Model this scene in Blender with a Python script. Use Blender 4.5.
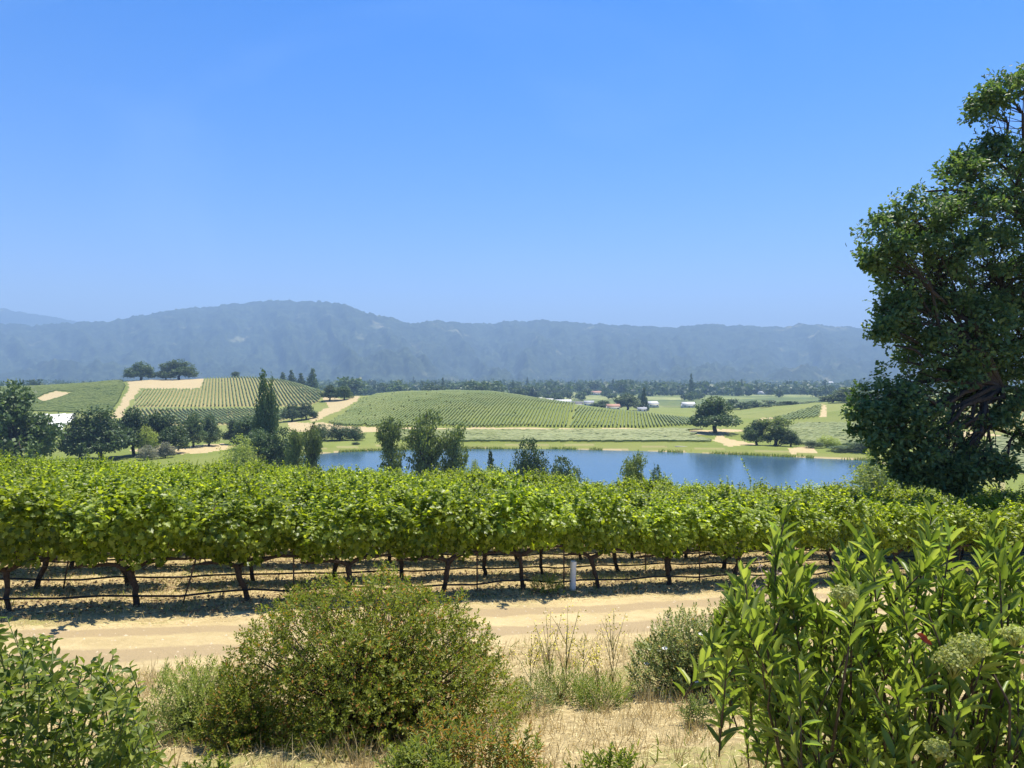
import bpy, math, random
import numpy as np
from mathutils import Vector

# ------------------------------------------------------------------ camera, world, sun, exposure
for o in list(bpy.data.objects):
    bpy.data.objects.remove(o)
scene = bpy.context.scene
COL = scene.collection
F = 740.0          # focal length in pixels of a 1024 wide frame
HY = 376.0         # image row of the horizon
cam_d = bpy.data.cameras.new('camera')
cam_d.sensor_width = 36.0
cam_d.lens = F / 1024 * 36.0
cam_d.clip_start = 0.05
cam_d.clip_end = 40000
cam = bpy.data.objects.new('camera', cam_d)
COL.objects.link(cam)
cam.location = (0, 0, 0)
cam.rotation_euler = (math.radians(90 - math.degrees(math.atan((384 - HY) / F))), 0, 0)
scene.camera = cam

SUN_EL, SUN_AZ = 68.0, 36.0      # azimuth measured from straight ahead (+Y) to the right (+X)
world = bpy.data.worlds.new('World')
scene.world = world
world.use_nodes = True
wn = world.node_tree
for n in list(wn.nodes):
    wn.nodes.remove(n)
sky = wn.nodes.new('ShaderNodeTexSky')
sky.sky_type = 'NISHITA'
sky.sun_disc = False
sky.sun_elevation = math.radians(SUN_EL)
sky.sun_rotation = math.radians(SUN_AZ)
sky.altitude = 100
sky.air_density = 1.15
sky.dust_density = 0.15
sky.ozone_density = 4.0
hs = wn.nodes.new('ShaderNodeHueSaturation')
hs.inputs['Saturation'].default_value = 1.42
hs.inputs['Value'].default_value = 1.0
bg = wn.nodes.new('ShaderNodeBackground')
bg.inputs['Strength'].default_value = 0.092
wo = wn.nodes.new('ShaderNodeOutputWorld')
wn.links.new(sky.outputs[0], hs.inputs['Color'])
tint = wn.nodes.new('ShaderNodeMixRGB')
tint.blend_type = 'MULTIPLY'
tint.inputs['Fac'].default_value = 1.0
tint.inputs['Color2'].default_value = (.96, .845, 1.10, 1)
wn.links.new(hs.outputs[0], tint.inputs['Color1'])
tcw = wn.nodes.new('ShaderNodeTexCoord')
mpw = wn.nodes.new('ShaderNodeMapping')
mpw.inputs['Rotation'].default_value = (0.9, 0, 0.5)
mpw.inputs['Location'].default_value = (2, 1, 0)
mpw.inputs['Scale'].default_value = (0.8, 3.2, 1.5)
wn.links.new(tcw.outputs['Generated'], mpw.inputs['Vector'])
nzw = wn.nodes.new('ShaderNodeTexNoise')
nzw.inputs['Scale'].default_value = 1.5
nzw.inputs['Detail'].default_value = 5
nzw.inputs['Distortion'].default_value = 1.0
wn.links.new(mpw.outputs[0], nzw.inputs['Vector'])
mrw = wn.nodes.new('ShaderNodeMapRange')
mrw.inputs['From Min'].default_value = 0.52
mrw.inputs['From Max'].default_value = 0.85
mrw.inputs['To Max'].default_value = 0.13
wn.links.new(nzw.outputs['Fac'], mrw.inputs['Value'])
cirrus = wn.nodes.new('ShaderNodeMixRGB')
cirrus.inputs['Color2'].default_value = (5.5, 7.2, 9.0, 1)
wn.links.new(mrw.outputs[0], cirrus.inputs['Fac'])
wn.links.new(tint.outputs[0], cirrus.inputs['Color1'])
wn.links.new(cirrus.outputs[0], bg.inputs['Color'])
wn.links.new(bg.outputs[0], wo.inputs['Surface'])

sun_d = bpy.data.lights.new('sun', 'SUN')
sun_d.energy = 5.0
sun_d.angle = math.radians(0.5)
sun_d.color = (1.0, 0.94, 0.80)
sun = bpy.data.objects.new('sun', sun_d)
COL.objects.link(sun)
_e, _a = math.radians(SUN_EL), math.radians(SUN_AZ)
SUNV = Vector((math.sin(_a) * math.cos(_e), math.cos(_a) * math.cos(_e), math.sin(_e)))
sun.rotation_euler = SUNV.to_track_quat('Z', 'Y').to_euler()
sun.location = SUNV * 60

vs = scene.view_settings
vs.view_transform = 'Standard'
vs.look = 'None'
vs.exposure = 0.94
vs.gamma = 1.0
vs.use_curve_mapping = False
scene.cycles.max_bounces = 7
scene.cycles.diffuse_bounces = 3
scene.cycles.glossy_bounces = 3
scene.cycles.transmission_bounces = 4
scene.cycles.transparent_max_bounces = 4
scene.cycles.volume_bounces = 0
scene.cycles.use_denoising = True

RNG = np.random.default_rng(11)

# ------------------------------------------------------------------ small helpers
def tag(o, label=None, cat=None, group=None, kind=None):
    if label: o['label'] = label
    if cat: o['category'] = cat
    if group: o['group'] = group
    if kind: o['kind'] = kind
    return o

def link(name, mesh, parent=None, loc=(0, 0, 0)):
    o = bpy.data.objects.new(name, mesh)
    COL.objects.link(o)
    if parent: o.parent = parent
    o.location = loc
    return o

def empty(name, loc=(0, 0, 0), rz=0.0):
    o = bpy.data.objects.new(name, None)
    o.empty_display_size = 0.2
    COL.objects.link(o)
    o.location = loc
    o.rotation_euler = (0, 0, rz)
    return o

def raw_mesh(name, V, loops, starts, mat=None, smooth=False):
    me = bpy.data.meshes.new(name)
    V = np.asarray(V, np.float32)
    me.vertices.add(len(V)); me.vertices.foreach_set('co', V.ravel())
    me.loops.add(len(loops)); me.loops.foreach_set('vertex_index', np.asarray(loops, np.int32))
    me.polygons.add(len(starts)); me.polygons.foreach_set('loop_start', np.asarray(starts, np.int32))
    if smooth:
        me.polygons.foreach_set('use_smooth', np.ones(len(starts), bool))
    me.update(calc_edges=True)
    if mat is not None:
        me.materials.append(mat)
    return me

class MB:
    """collects geometry of one mesh"""
    def __init__(s): s.V = []; s.L = []; s.S = []; s.nv = 0; s.nl = 0
    def add(s, V, faces):
        V = np.asarray(V, float); s.V.append(V)
        for f in faces:
            s.S.append(np.array([s.nl])); s.L.append(np.array(f) + s.nv); s.nl += len(f)
        s.nv += len(V)
    def add_np(s, V, L, S):
        s.V.append(V); s.L.append(L + s.nv); s.S.append(S + s.nl); s.nv += len(V); s.nl += len(L)
    def mesh(s, name, mat=None, smooth=False):
        return raw_mesh(name, np.concatenate(s.V), np.concatenate(s.L), np.concatenate(s.S), mat, smooth)
    def box(s, c, d, rz=0.0):
        x, y, z = [q / 2 for q in d]
        P = np.array([(-x,-y,-z),(x,-y,-z),(x,y,-z),(-x,y,-z),(-x,-y,z),(x,-y,z),(x,y,z),(-x,y,z)])
        ca, sa = math.cos(rz), math.sin(rz)
        P = np.stack([P[:,0]*ca-P[:,1]*sa, P[:,0]*sa+P[:,1]*ca, P[:,2]], 1) + np.array(c)
        s.add(P, [(3,2,1,0),(4,5,6,7),(0,1,5,4),(1,2,6,5),(2,3,7,6),(3,0,4,7)])
    def tube(s, pts, radii, n=6):
        P = np.asarray(pts, float); R = np.broadcast_to(np.asarray(radii, float), (len(P),))
        T = np.gradient(P, axis=0); T /= np.linalg.norm(T, axis=1, keepdims=True) + 1e-9
        ref = np.where(np.abs(T[:, 2:3]) > 0.9, np.array([[1., 0, 0]]), np.array([[0, 0, 1.]]))
        A = np.cross(T, ref); A /= np.linalg.norm(A, axis=1, keepdims=True) + 1e-9
        B = np.cross(T, A)
        th = np.arange(n) * 2 * math.pi / n
        V = (P[:, None] + R[:, None, None] * (np.cos(th)[None, :, None] * A[:, None] + np.sin(th)[None, :, None] * B[:, None])).reshape(-1, 3)
        k = len(P)
        i, j = np.meshgrid(np.arange(k - 1), np.arange(n), indexing='ij')
        q = np.stack([i*n+j, i*n+(j+1) % n, (i+1)*n+(j+1) % n, (i+1)*n+j], -1).reshape(-1, 4)
        L = np.concatenate([q.ravel(), np.arange(n)[::-1], (k-1)*n + np.arange(n)])
        S = np.concatenate([np.arange(len(q))*4, [len(q)*4, len(q)*4+n]])
        s.add_np(V, L, S)

# leaf templates: (along, across, lift) and faces
T_QUAD = (np.array([(0,0,0),(.45,.5,.04),(1,0,-.05),(.45,-.5,.04)], float), [(0,3,2,1)])
T_FOLD = (np.array([(0,0,0),(.5,0,-.03),(1,0,-.12),(.3,.42,.12),(.7,.4,.06),(.3,-.42,.12),(.7,-.4,.06)], float),
          [(0,1,4,3),(1,2,4),(0,5,6,1),(1,6,2)])
T_VINE = (np.array([(0,0,0),(1,0,-.12),(-.08,.34,.05),(.24,.56,.08),(.38,.34,.08),(.66,.46,.0),(.72,.24,.02),
                    (-.08,-.34,.05),(.24,-.56,.08),(.38,-.34,.08),(.66,-.46,.0),(.72,-.24,.02)], float),
          [(0,1,6,5,4,3,2),(0,7,8,9,10,11,1)])
T_OAK = (np.array([(0,0,0),(1,0,-.1),(.3,.4,.1),(.48,.2,.05),(.75,.42,.04),(.3,-.4,.1),(.48,-.2,.05),(.75,-.42,.04)], float),
         [(0,1,4,3,2),(0,5,6,7,1)])
T_BLADE = (np.array([(0,.5,0),(0,-.5,0),(.55,.35,.0),(.55,-.35,.0),(1,0,-.18)], float), [(1,3,2,0),(3,4,2)])

def unit(A):
    return A / (np.linalg.norm(A, axis=-1, keepdims=True) + 1e-9)

def leaves_np(pos, axis, nrm, length, width, tmpl):
    """many leaves at once -> V, L, S"""
    N = len(pos); P, faces = tmpl; k = len(P)
    axis = unit(axis); side = unit(np.cross(nrm, axis)); up = np.cross(axis, side)
    length = np.broadcast_to(length, (N,)); width = np.broadcast_to(width, (N,))
    V = (pos[:, None] + (P[None, :, 0:1] * length[:, None, None]) * axis[:, None]
         + (P[None, :, 1:2] * width[:, None, None]) * side[:, None]
         + (P[None, :, 2:3] * length[:, None, None]) * up[:, None]).reshape(-1, 3)
    fl = np.concatenate([np.array(f) for f in faces]); fs = np.cumsum([0] + [len(f) for f in faces[:-1]])
    L = (np.arange(N)[:, None] * k + fl[None]).ravel()
    S = (np.arange(N)[:, None] * len(fl) + fs[None]).ravel()
    return V, L, S

def leaf_mesh(name, pos, axis, nrm, length, width, tmpl, mat):
    V, L, S = leaves_np(pos, axis, nrm, length, width, tmpl)
    return raw_mesh(name, V, L, S, mat)

def rand_dir(n, rng):
    return unit(rng.normal(size=(n, 3)))

# value noise
def _hash(ix, iy, seed):
    h = (ix.astype(np.int64) * 374761393 + iy.astype(np.int64) * 668265263 + seed * 974634777) & 0xffffffff
    h = ((h ^ (h >> 13)) * 1274126177) & 0xffffffff
    return ((h ^ (h >> 16)) & 0xffff) / 65535.0
def vnoise(x, y, seed=0):
    ix, iy = np.floor(x), np.floor(y); fx, fy = x - ix, y - iy
    fx = fx*fx*fx*(fx*(fx*6-15)+10); fy = fy*fy*fy*(fy*(fy*6-15)+10)
    a, b = _hash(ix, iy, seed), _hash(ix+1, iy, seed); c, d = _hash(ix, iy+1, seed), _hash(ix+1, iy+1, seed)
    return (a*(1-fx)+b*fx)*(1-fy) + (c*(1-fx)+d*fx)*fy
def fbm(x, y, oct=4, seed=0, gain=.5):
    s = 0; a = 1; t = 0
    for i in range(oct):
        s = s + a * vnoise(x * 2**i + 17.3*i, y * 2**i - 9.1*i, seed + i); t += a; a *= gain
    return s / t
def smooth(e0, e1, x):
    t = np.clip((x - e0) / (e1 - e0), 0, 1); return t*t*(3-2*t)

# ------------------------------------------------------------------ materials
def new_mat(name):
    m = bpy.data.materials.new(name); m.use_nodes = True
    nt = m.node_tree
    for n in list(nt.nodes): nt.nodes.remove(n)
    out = nt.nodes.new('ShaderNodeOutputMaterial')
    return m, nt, out
def N(nt, t, **kw):
    n = nt.nodes.new(t)
    for k, v in kw.items():
        if k in n.inputs: n.inputs[k].default_value = v
        else: setattr(n, k, v)
    return n
def rgba(c): return (c[0], c[1], c[2], 1)
def mixrgb(nt, fac, a, b, blend='MIX'):
    n = nt.nodes.new('ShaderNodeMixRGB'); n.blend_type = blend
    for s, v in (('Fac', fac), ('Color1', a), ('Color2', b)):
        if hasattr(v, 'is_linked') or isinstance(v, bpy.types.NodeSocket): nt.links.new(v, n.inputs[s])
        elif isinstance(v, (int, float)): n.inputs[s].default_value = v
        else: n.inputs[s].default_value = rgba(v)
    return n.outputs[0]
def ramp(nt, fac, stops):
    n = nt.nodes.new('ShaderNodeValToRGB'); nt.links.new(fac, n.inputs[0])
    el = n.color_ramp.elements
    while len(el) < len(stops): el.new(0.5)
    for e, (p, c) in zip(el, stops): e.position = p; e.color = rgba(c)
    return n.outputs[0]
def noise(nt, vec, scale, detail=4, rough=.55):
    n = nt.nodes.new('ShaderNodeTexNoise')
    n.inputs['Scale'].default_value = scale; n.inputs['Detail'].default_value = detail; n.inputs['Roughness'].default_value = rough
    if vec is not None: nt.links.new(vec, n.inputs['Vector'])
    return n.outputs['Fac']

def leaf_mat(name, dark, mid, light, trans=.35, rough=.5, spec=.4, tcol=None, odd=None, gain=1.0):
    m, nt, out = new_mat(name)
    g = N(nt, 'ShaderNodeNewGeometry'); oi = N(nt, 'ShaderNodeObjectInfo')
    stops = [(0, dark), (.45, mid), (.92, light)]
    if odd: stops = [(0, dark), (.45, mid), (.86, light), (.89, light), (.94, odd)]
    c = ramp(nt, g.outputs['Random Per Island'], stops)
    hsv = N(nt, 'ShaderNodeHueSaturation'); nt.links.new(c, hsv.inputs['Color'])
    mr = N(nt, 'ShaderNodeMapRange'); mr.inputs['To Min'].default_value = .78*gain; mr.inputs['To Max'].default_value = 1.22*gain
    nt.links.new(oi.outputs['Random'], mr.inputs['Value']); nt.links.new(mr.outputs[0], hsv.inputs['Value'])
    p = N(nt, 'ShaderNodeBsdfPrincipled'); p.inputs['Roughness'].default_value = rough
    p.inputs['Specular IOR Level'].default_value = spec
    nt.links.new(hsv.outputs[0], p.inputs['Base Color'])
    t = N(nt, 'ShaderNodeBsdfTranslucent')
    tc = mixrgb(nt, 1.0, hsv.outputs[0], tcol or (1.5, 1.55, .7), 'MULTIPLY')
    nt.links.new(tc, t.inputs['Color'])
    mx = N(nt, 'ShaderNodeMixShader'); mx.inputs[0].default_value = trans
    nt.links.new(p.outputs[0], mx.inputs[1]); nt.links.new(t.outputs[0], mx.inputs[2])
    nt.links.new(mx.outputs[0], out.inputs['Surface'])
    return m

def plain_mat(name, col, rough=.7, var=.25, scale=8.0, bump=0.0, spec=.3, metal=0.0):
    m, nt, out = new_mat(name)
    tc = N(nt, 'ShaderNodeTexCoord')
    f = noise(nt, tc.outputs['Object'], scale)
    c = ramp(nt, f, [(.3, [x*(1-var) for x in col]), (.7, [min(1, x*(1+var)) for x in col])])
    p = N(nt, 'ShaderNodeBsdfPrincipled'); p.inputs['Roughness'].default_value = rough
    p.inputs['Specular IOR Level'].default_value = spec; p.inputs['Metallic'].default_value = metal
    nt.links.new(c, p.inputs['Base Color'])
    if bump:
        b = N(nt, 'ShaderNodeBump'); b.inputs['Strength'].default_value = bump; b.inputs['Distance'].default_value = .02
        nt.links.new(f, b.inputs['Height']); nt.links.new(b.outputs[0], p.inputs['Normal'])
    nt.links.new(p.outputs[0], out.inputs['Surface'])
    return m

M_BARK = plain_mat('bark', (.055, .043, .032), .9, .5, 14, .8)
M_VBARK = plain_mat('vine_bark', (.062, .043, .03), .95, .5, 30, 1.0)
M_TWIG = plain_mat('twig', (.085, .06, .038), .8, .4, 20)
M_STEM = plain_mat('green_stem', (.10, .13, .04), .7, .3, 20)
M_HOSE = plain_mat('black_hose', (.013, .013, .014), .5, .2, 5)
M_STEEL = plain_mat('rusty_stake', (.10, .07, .05), .7, .4, 12, .2, .4)
M_SLEEVE = plain_mat('white_sleeve', (.78, .78, .74), .6, .06, 4)
M_VINE = leaf_mat('vine_leaf', (.05, .085, .007), (.135, .185, .016), (.27, .33, .06), .50, .42, .40, (2.1, 1.95, .45), gain=1.28)
M_OAKL = leaf_mat('oak_leaf', (.036, .074, .028), (.058, .104, .038), (.105, .15, .055), .34, .5, .3, gain=1.25)
M_TREED = leaf_mat('tree_dark', (.03, .052, .018), (.05, .08, .026), (.085, .12, .04), .2, .55, .3, gain=1.45)
M_TREEM = leaf_mat('tree_mid', (.045, .075, .028), (.07, .11, .038), (.11, .155, .055), .25, .55, .3, gain=1.1)
M_TREEG = leaf_mat('tree_grey', (.075, .105, .035), (.12, .155, .05), (.19, .225, .08), .35, .5, .3, gain=1.15)
M_TREEL = leaf_mat('tree_light', (.15, .19, .04), (.22, .26, .06), (.32, .35, .10), .4, .5, .3, gain=1.4)
M_PALE = leaf_mat('shrub_pale', (.20, .21, .15), (.28, .28, .2), (.38, .37, .27), .2, .6, .3)
M_BUSH = leaf_mat('bush_leaf', (.075, .10, .016), (.135, .165, .02), (.21, .225, .035), .42, .5, .2, odd=(.30, .14, .04), gain=1.12)
M_TOYON = leaf_mat('toyon_leaf', (.068, .10, .018), (.135, .182, .032), (.24, .28, .07), .42, .40, .3, odd=(.17, .24, .06), gain=1.7)
M_LEFT = leaf_mat('sage_leaf', (.06, .10, .016), (.125, .17, .022), (.22, .255, .045), .46, .48, .3, gain=1.1)
M_ROCKR = leaf_mat('rockrose_leaf', (.08, .11, .025), (.145, .175, .04), (.23, .24, .08), .25, .5, .35, odd=(.3, .2, .05), gain=1.35)
M_WEED = leaf_mat('weed_leaf', (.09, .13, .02), (.15, .19, .03), (.24, .26, .06), .35, .5, .35, gain=1.15)
M_WEEDO = leaf_mat('weed_orange', (.10, .16, .03), (.16, .2, .045), (.34, .17, .04), .35, .5, .35)
M_STRAW = leaf_mat('straw_blade', (.30, .22, .10), (.46, .36, .17), (.62, .52, .28), .2, .6, .3, (1.2, 1.1, .8), gain=1.2)
M_LITTER = leaf_mat('leaf_litter', (.14, .09, .05), (.26, .18, .09), (.42, .32, .17), .1, .7, .2, (1.2, 1, .8))
M_YEL = plain_mat('yellow_petal', (.75, .62, .06), .6, .2, 30)
M_BUD = leaf_mat('bud_pale', (.30, .36, .08), (.43, .47, .13), (.60, .60, .25), .4, .6, .3, (1.2, 1.2, .8))
M_WHITEP = plain_mat('white_petal', (.8, .78, .74), .6, .05, 30)
M_RED = plain_mat('red_leaf', (.42, .06, .02), .5, .2, 30)
M_HILLV = None

# ------------------------------------------------------------------ terrain
LAKE_Z = -32.0
RD = np.array((.923, .384)); RD /= np.linalg.norm(RD)     # direction of the near vine rows
RN = np.array((-RD[1], RD[0]))                            # and across them, away from the camera
ROW0 = 14.08

def P3(px, Y, D=None, py=None):
    u = (px - 512) / F
    if D is None: D = (py - HY) / F * Y
    return (u * Y, Y, D)
ctl = []
def C(px, Y, D=None, py=None): ctl.append(P3(px, Y, D, py))
for px, Y, D in [(0,22,4.85),(250,22,5.1),(500,22,5.3),(740,22,5.5),(1000,21,5.35),
                 (-150,42,6.2),(0,40,6.3),(250,38,6.45),(500,33,6.2),(740,30,6.45),(1000,28,6.35),(1150,28,6.2)]: C(px, Y, D)
for px in (-300, 0, 250, 500, 740, 1000, 1300):
    C(px, 60, 10.5); C(px, 90, 17); C(px, 150, 25.5 if px < 300 else 27)
for px in (-300, 0, 120, 220): C(px, 210, 28.5); C(px, 292, 30)
for px in (300, 420, 560, 700, 840): C(px, 205, 32.5)
C(1000, 200, 31.0); C(1150, 200, 29); C(1300, 260, 24)
for px in (300, 400, 500, 600, 680): C(px, 322, 31.8); C(px, 365, 29.4)
C(300, 400, 29.6)
# left field and left hill
for px, Y, py in [(-200,560,414),(0,560,414),(60,560,414),(110,545,414),(-200,800,389),(0,800,387.5),(60,800,385.5),(110,800,381.5),
                  (20,680,399),(80,680,396),
                  (150,800,379.6),(177,800,379.3),(215,800,378.3),(250,790,377.6),(280,760,380.5),(300,720,386),(325,670,392),(345,610,397.5),
                  (140,560,408),(200,560,408),(260,555,408.5),(310,545,409.5),(140,670,393),(200,670,391),(250,660,391),(290,640,395),
                  (130,450,425),(200,450,425),(270,450,425)]: C(px, Y, py=py)
# centre hill
for px, Y, py in [(330,405,429),(400,405,429),(480,405,429),(560,405,429),(640,405,429.5),
                  (370,570,397),(400,590,393.3),(450,600,391.2),(490,600,392.5),(520,590,396.5),(560,560,403),(600,540,409),(640,520,414),(690,520,419.5),
                  (400,490,407),(460,490,404),(520,490,408),(580,480,414),(640,470,420)]: C(px, Y, py=py)
for px in (400, 450, 500): C(px, 800, 31)
C(560, 760, 34); C(640, 760, 36.5); C(700, 700, 36); C(345, 760, 26)
# right
for px, Y, py in [(714,383,433),(700,470,421.5),(760,560,417),(800,430,426),(840,430,425),(790,310,452),(840,310,452),(825,570,404.5),(790,560,410),
                  (850,620,402),(900,600,400),
                  (1000,244,470),(1000,330,440),(1000,430,411),(1000,550,396),(920,420,420),(920,560,400),(1100,330,425),(1100,500,390)]: C(px, Y, py=py)
for px in (-400, 0, 60, 110, 177, 250): C(px, 1020, 26)
for px in (-400, 0, 150, 300, 450, 600, 750, 900, 1000, 1300):
    C(px, 1300, 39); C(px, 2500, 42); C(px, 3600, 40); C(px, 6000, 40)
_c = np.array(ctl)
side = []
for th in (-65, -100, -140, 180, 140, 100, 65):
    for r, D in ((20, 4.6), (60, 9), (200, 22), (600, 28), (1500, 38), (4000, 40)):
        if abs(th) > 90: D = 1.6 if r < 100 else D * .5
        side.append((math.sin(math.radians(th)) * r, math.cos(math.radians(th)) * r, D))
_c = np.concatenate([_c, np.array(side)])
def _dom(X, Y):
    return np.stack([np.arctan2(X, Y) * 3.2, np.log(np.hypot(X, Y) + .5) * 1.35], -1)
_cd = _dom(_c[:, 0], _c[:, 1]); _cv = _c[:, 2] / np.hypot(_c[:, 0], _c[:, 1])
def _ker(a, b):
    d2 = (a[:, None, 0] - b[None, :, 0])**2 + (a[:, None, 1] - b[None, :, 1])**2
    return np.sqrt(d2 + .03**2)
_K = _ker(_cd, _cd) - np.eye(len(_cd)) * .004
_w = np.linalg.solve(np.block([[_K, np.ones((len(_cd), 1))], [np.ones((1, len(_cd))), np.zeros((1, 1))]]), np.append(_cv, 0))

# lake outline
_lk = [(268,466),(280,459),(300,455.6),(340,452.3),(400,449.8),(460,449),(560,449.2),(640,451),(700,453.2),(760,455.8),(820,458.4),(866,460.5),
       (893,466),(915,469),(948,474),(962,484),(958,494),(900,499),(800,500),(600,501),(400,497),(300,483)]
LAKE = np.array([((px-512)/F*Y, Y) for px, py in _lk for Y in [-LAKE_Z*F/(py-HY)]])
def poly_sd(X, Y, poly):
    """signed distance, negative inside"""
    d = np.full(X.shape, 1e18); inside = np.zeros(X.shape, bool)
    n = len(poly)
    for i in range(n):
        ax, ay = poly[i]; bx, by = poly[(i+1) % n]
        ex, ey = bx-ax, by-ay
        t = np.clip(((X-ax)*ex + (Y-ay)*ey) / (ex*ex+ey*ey), 0, 1)
        d = np.minimum(d, (X-ax-t*ex)**2 + (Y-ay-t*ey)**2)
        cond = ((ay > Y) != (by > Y))
        xi = ex * (Y-ay) / (ey if abs(ey) > 1e-9 else 1e-9) + ax
        inside ^= cond & (X < xi)
    d = np.sqrt(d)
    return np.where(inside, -d, d)
def in_poly(X, Y, poly):
    inside = np.zeros(X.shape, bool); n = len(poly)
    for i in range(n):
        ax, ay = poly[i]; bx, by = poly[(i+1) % n]
        cond = ((ay > Y) != (by > Y))
        xi = (bx-ax) * (Y-ay) / ((by-ay) if abs(by-ay) > 1e-9 else 1e-9) + ax
        inside ^= cond & (X < xi)
    return inside

# skyline of the mountains: image column -> image row at the crest
_rx = np.array([-700,-300,-60,0,40,80,110,150,200,230,265,300,325,345,375,410,440,480,510,540,580,622,660,700,740,780,800,840,890,960,1030,1300,1800])
_ry = np.array([330,318,312,322,323,321,320,312,306.5,303.5,300,300.5,300,303,313,321,319.5,323,321,318.5,322,323.5,327,323,324.8,325.5,322.5,325.5,329,333,334,330,326])
_lx = np.array([-700,-200,0,20,45,75,110,150,200]); _ly = np.array([306,300,308,312,316,321,328,340,352])
def terrain(X, Y):
    X = np.asarray(X, float); Y = np.asarray(Y, float); shp = X.shape
    X = X.ravel(); Y = Y.ravel()
    s = X*RN[0] + Y*RN[1]; t = np.clip(X*RD[0] + Y*RD[1], -16, 24)
    a = np.interp(s, [-60, 0, 2, 5, 8, 10.5, 12.8, 14.08, 16.5, 20, 30], [1.6, 1.6, 1.9, 2.75, 3.4, 3.78, 3.92, 4.0, 4.32, 4.75, 5.6])
    b = np.interp(s, [-10, 0, 5, 14], [0.02, .05, .07, .0764])
    near = a + b*t
    r = np.hypot(X, Y)
    dm = _dom(X, Y); far = np.empty(len(X))
    for i in range(0, len(X), 60000):
        far[i:i+60000] = _ker(dm[i:i+60000], _cd) @ _w[:-1] + _w[-1]
    far = far * r
    wgt = smooth(15, 24, np.where(Y > -5, np.hypot(np.maximum(s, 0), np.maximum(np.abs(t)-14, 0)), r))
    D = near*(1-wgt) + far*wgt
    z = -D
    z += (fbm(X*1.1, Y*1.1, 3, 3) - .5) * .10 * smooth(60, 20, r) + (fbm(X*.05, Y*.05, 3, 5) - .5) * 1.2 * smooth(80, 300, r)
    road = smooth(9.9, 10.8, s) * smooth(13.4, 12.6, s)
    # lake basin
    m = (r > 120) & (r < 520) & (np.abs(X) < 320)
    if m.any():
        sd = poly_sd(X[m], Y[m], LAKE)
        zz = z[m]
        shore = LAKE_Z + np.clip(sd*.12, -3, 1e9)
        k = smooth(4, 45, sd)
        z[m] = np.where(sd < 0, np.minimum(shore, LAKE_Z-.02), shore*(1-k) + np.maximum(zz, LAKE_Z+.5)*k)
    # mountains
    mm = r > 3300
    if mm.any():
        x, y, rr = X[mm], Y[mm], r[mm]
        px = np.where(y > 50, 512 + F*x/np.maximum(y, 50), np.sign(x)*1e4)
        ang = np.degrees(np.arctan2(x, y))
        wob = (fbm(ang*.10, ang*0, 3, 21) - .5)
        R0 = 6700 + wob*1500
        q = y + 0*x; q = np.where(y > 0, y, rr)
        cr = (HY - np.interp(px, _rx, _ry)) / F
        cr = cr + (fbm(ang*1.6, ang*0+3, 4, 9) - .5) * .0042 + .0042
        h = cr * R0
        u = (q - 3450) / (R0 - 3450)
        spur = np.abs(fbm(ang*.30 + u*.9, u*1.6, 4, 31) - .5) * 2
        spur2 = fbm(ang*1.1, u*5, 4, 41) - .5
        up = np.clip(u, 0, 1)
        prof = .62*up**1.6 + .38*smooth(0, 1, up)
        env = np.clip(up*(1-up)*4, 0, 1)
        back = np.clip((u-1)*1.4, 0, 1)
        zz = h*prof*(1-.85*back) - spur*190*env + spur2*110*env
        foot = 95*np.exp(-((q-4300)/360)**2) * smooth(-14.5, -11, ang) * smooth(-4.5, -8, ang) + 75*np.exp(-((q-4050)/300)**2) * smooth(.42, .72, fbm(ang*.16+5, ang*0, 3, 51))
        zz = zz + foot
        tree_bump = (fbm(x/42, y/42, 3, 61) - .5) * 26 + (fbm(x/18, y/18, 2, 71) - .5) * 24
        zz = zz + tree_bump * smooth(0, .06, u)
        lz = np.clip((HY - np.interp(px, _lx, _ly)) / F, 0, 1) * 9800 * np.exp(-((q-9800)/900)**2) * smooth(260, 120, px)
        lz = lz + tree_bump
        z[mm] = np.where(u > 0, np.maximum(-40 + 40*smooth(0, .3, u)*0 + zz, np.where(u > 1.02, lz, -1e9)), z[mm])
    return z.reshape(shp)
def gz(x, y): return float(terrain(np.array([x]), np.array([y]))[0])

def px_ground(px, Y):
    X = (px-512)/F*Y
    return (X, Y, gz(X, Y))

# zones given as outlines on the hillsides: seen from the eye point, with a depth range
Z_DIRT = [
    ([(110,418),(121,403),(129,386),(126,380.5),(150,378),(203,376.5),(203.5,381),(199,388.5),(165,389),(140,388.6),(133,397),(121,418)], 430, 830),
    ([(322,394),(332,397),(345,400),(357,395),(361,397),(350,405),(335,412),(318,420),(308,421),(312,415),(328,408)], 430, 700),
    ([(288,422),(322,422.5),(345,426.5),(400,427.5),(400,431),(360,432.5),(310,432),(288,432)], 340, 470),
    ([(400,428),(640,428.3),(640,429.8),(400,430.2)], 380, 430),
    ([(128,450),(150,446.5),(185,446),(222,444.5),(240,445),(228,449.5),(205,453),(150,455)], 240, 380),
    ([(688,431),(722,429.5),(742,429.6),(745,431),(722,434),(725,437.5),(745,441),(760,446),(728,446),(712,440),(718,435),(690,434)], 315, 420),
    ([(755,421),(764,418),(775,417.8),(770,421),(758,423.5)], 430, 600),
    ([(822,404),(825,403.5),(826,416),(820,417)], 430, 640),
    ([(790,448),(815,446),(818,452),(792,454)], 290, 350),
    ([(880,434),(960,431),(1010,436),(960,437),(890,440)], 300, 420)]
Z_BARE = [([(36,399),(46,394),(56,391),(73,392.5),(62,397),(44,402.5)], 560, 800)]
Z_WHITE = [([(34,412),(76,413.5),(70,420),(60,432),(34,432)], 395, 556)]

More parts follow.
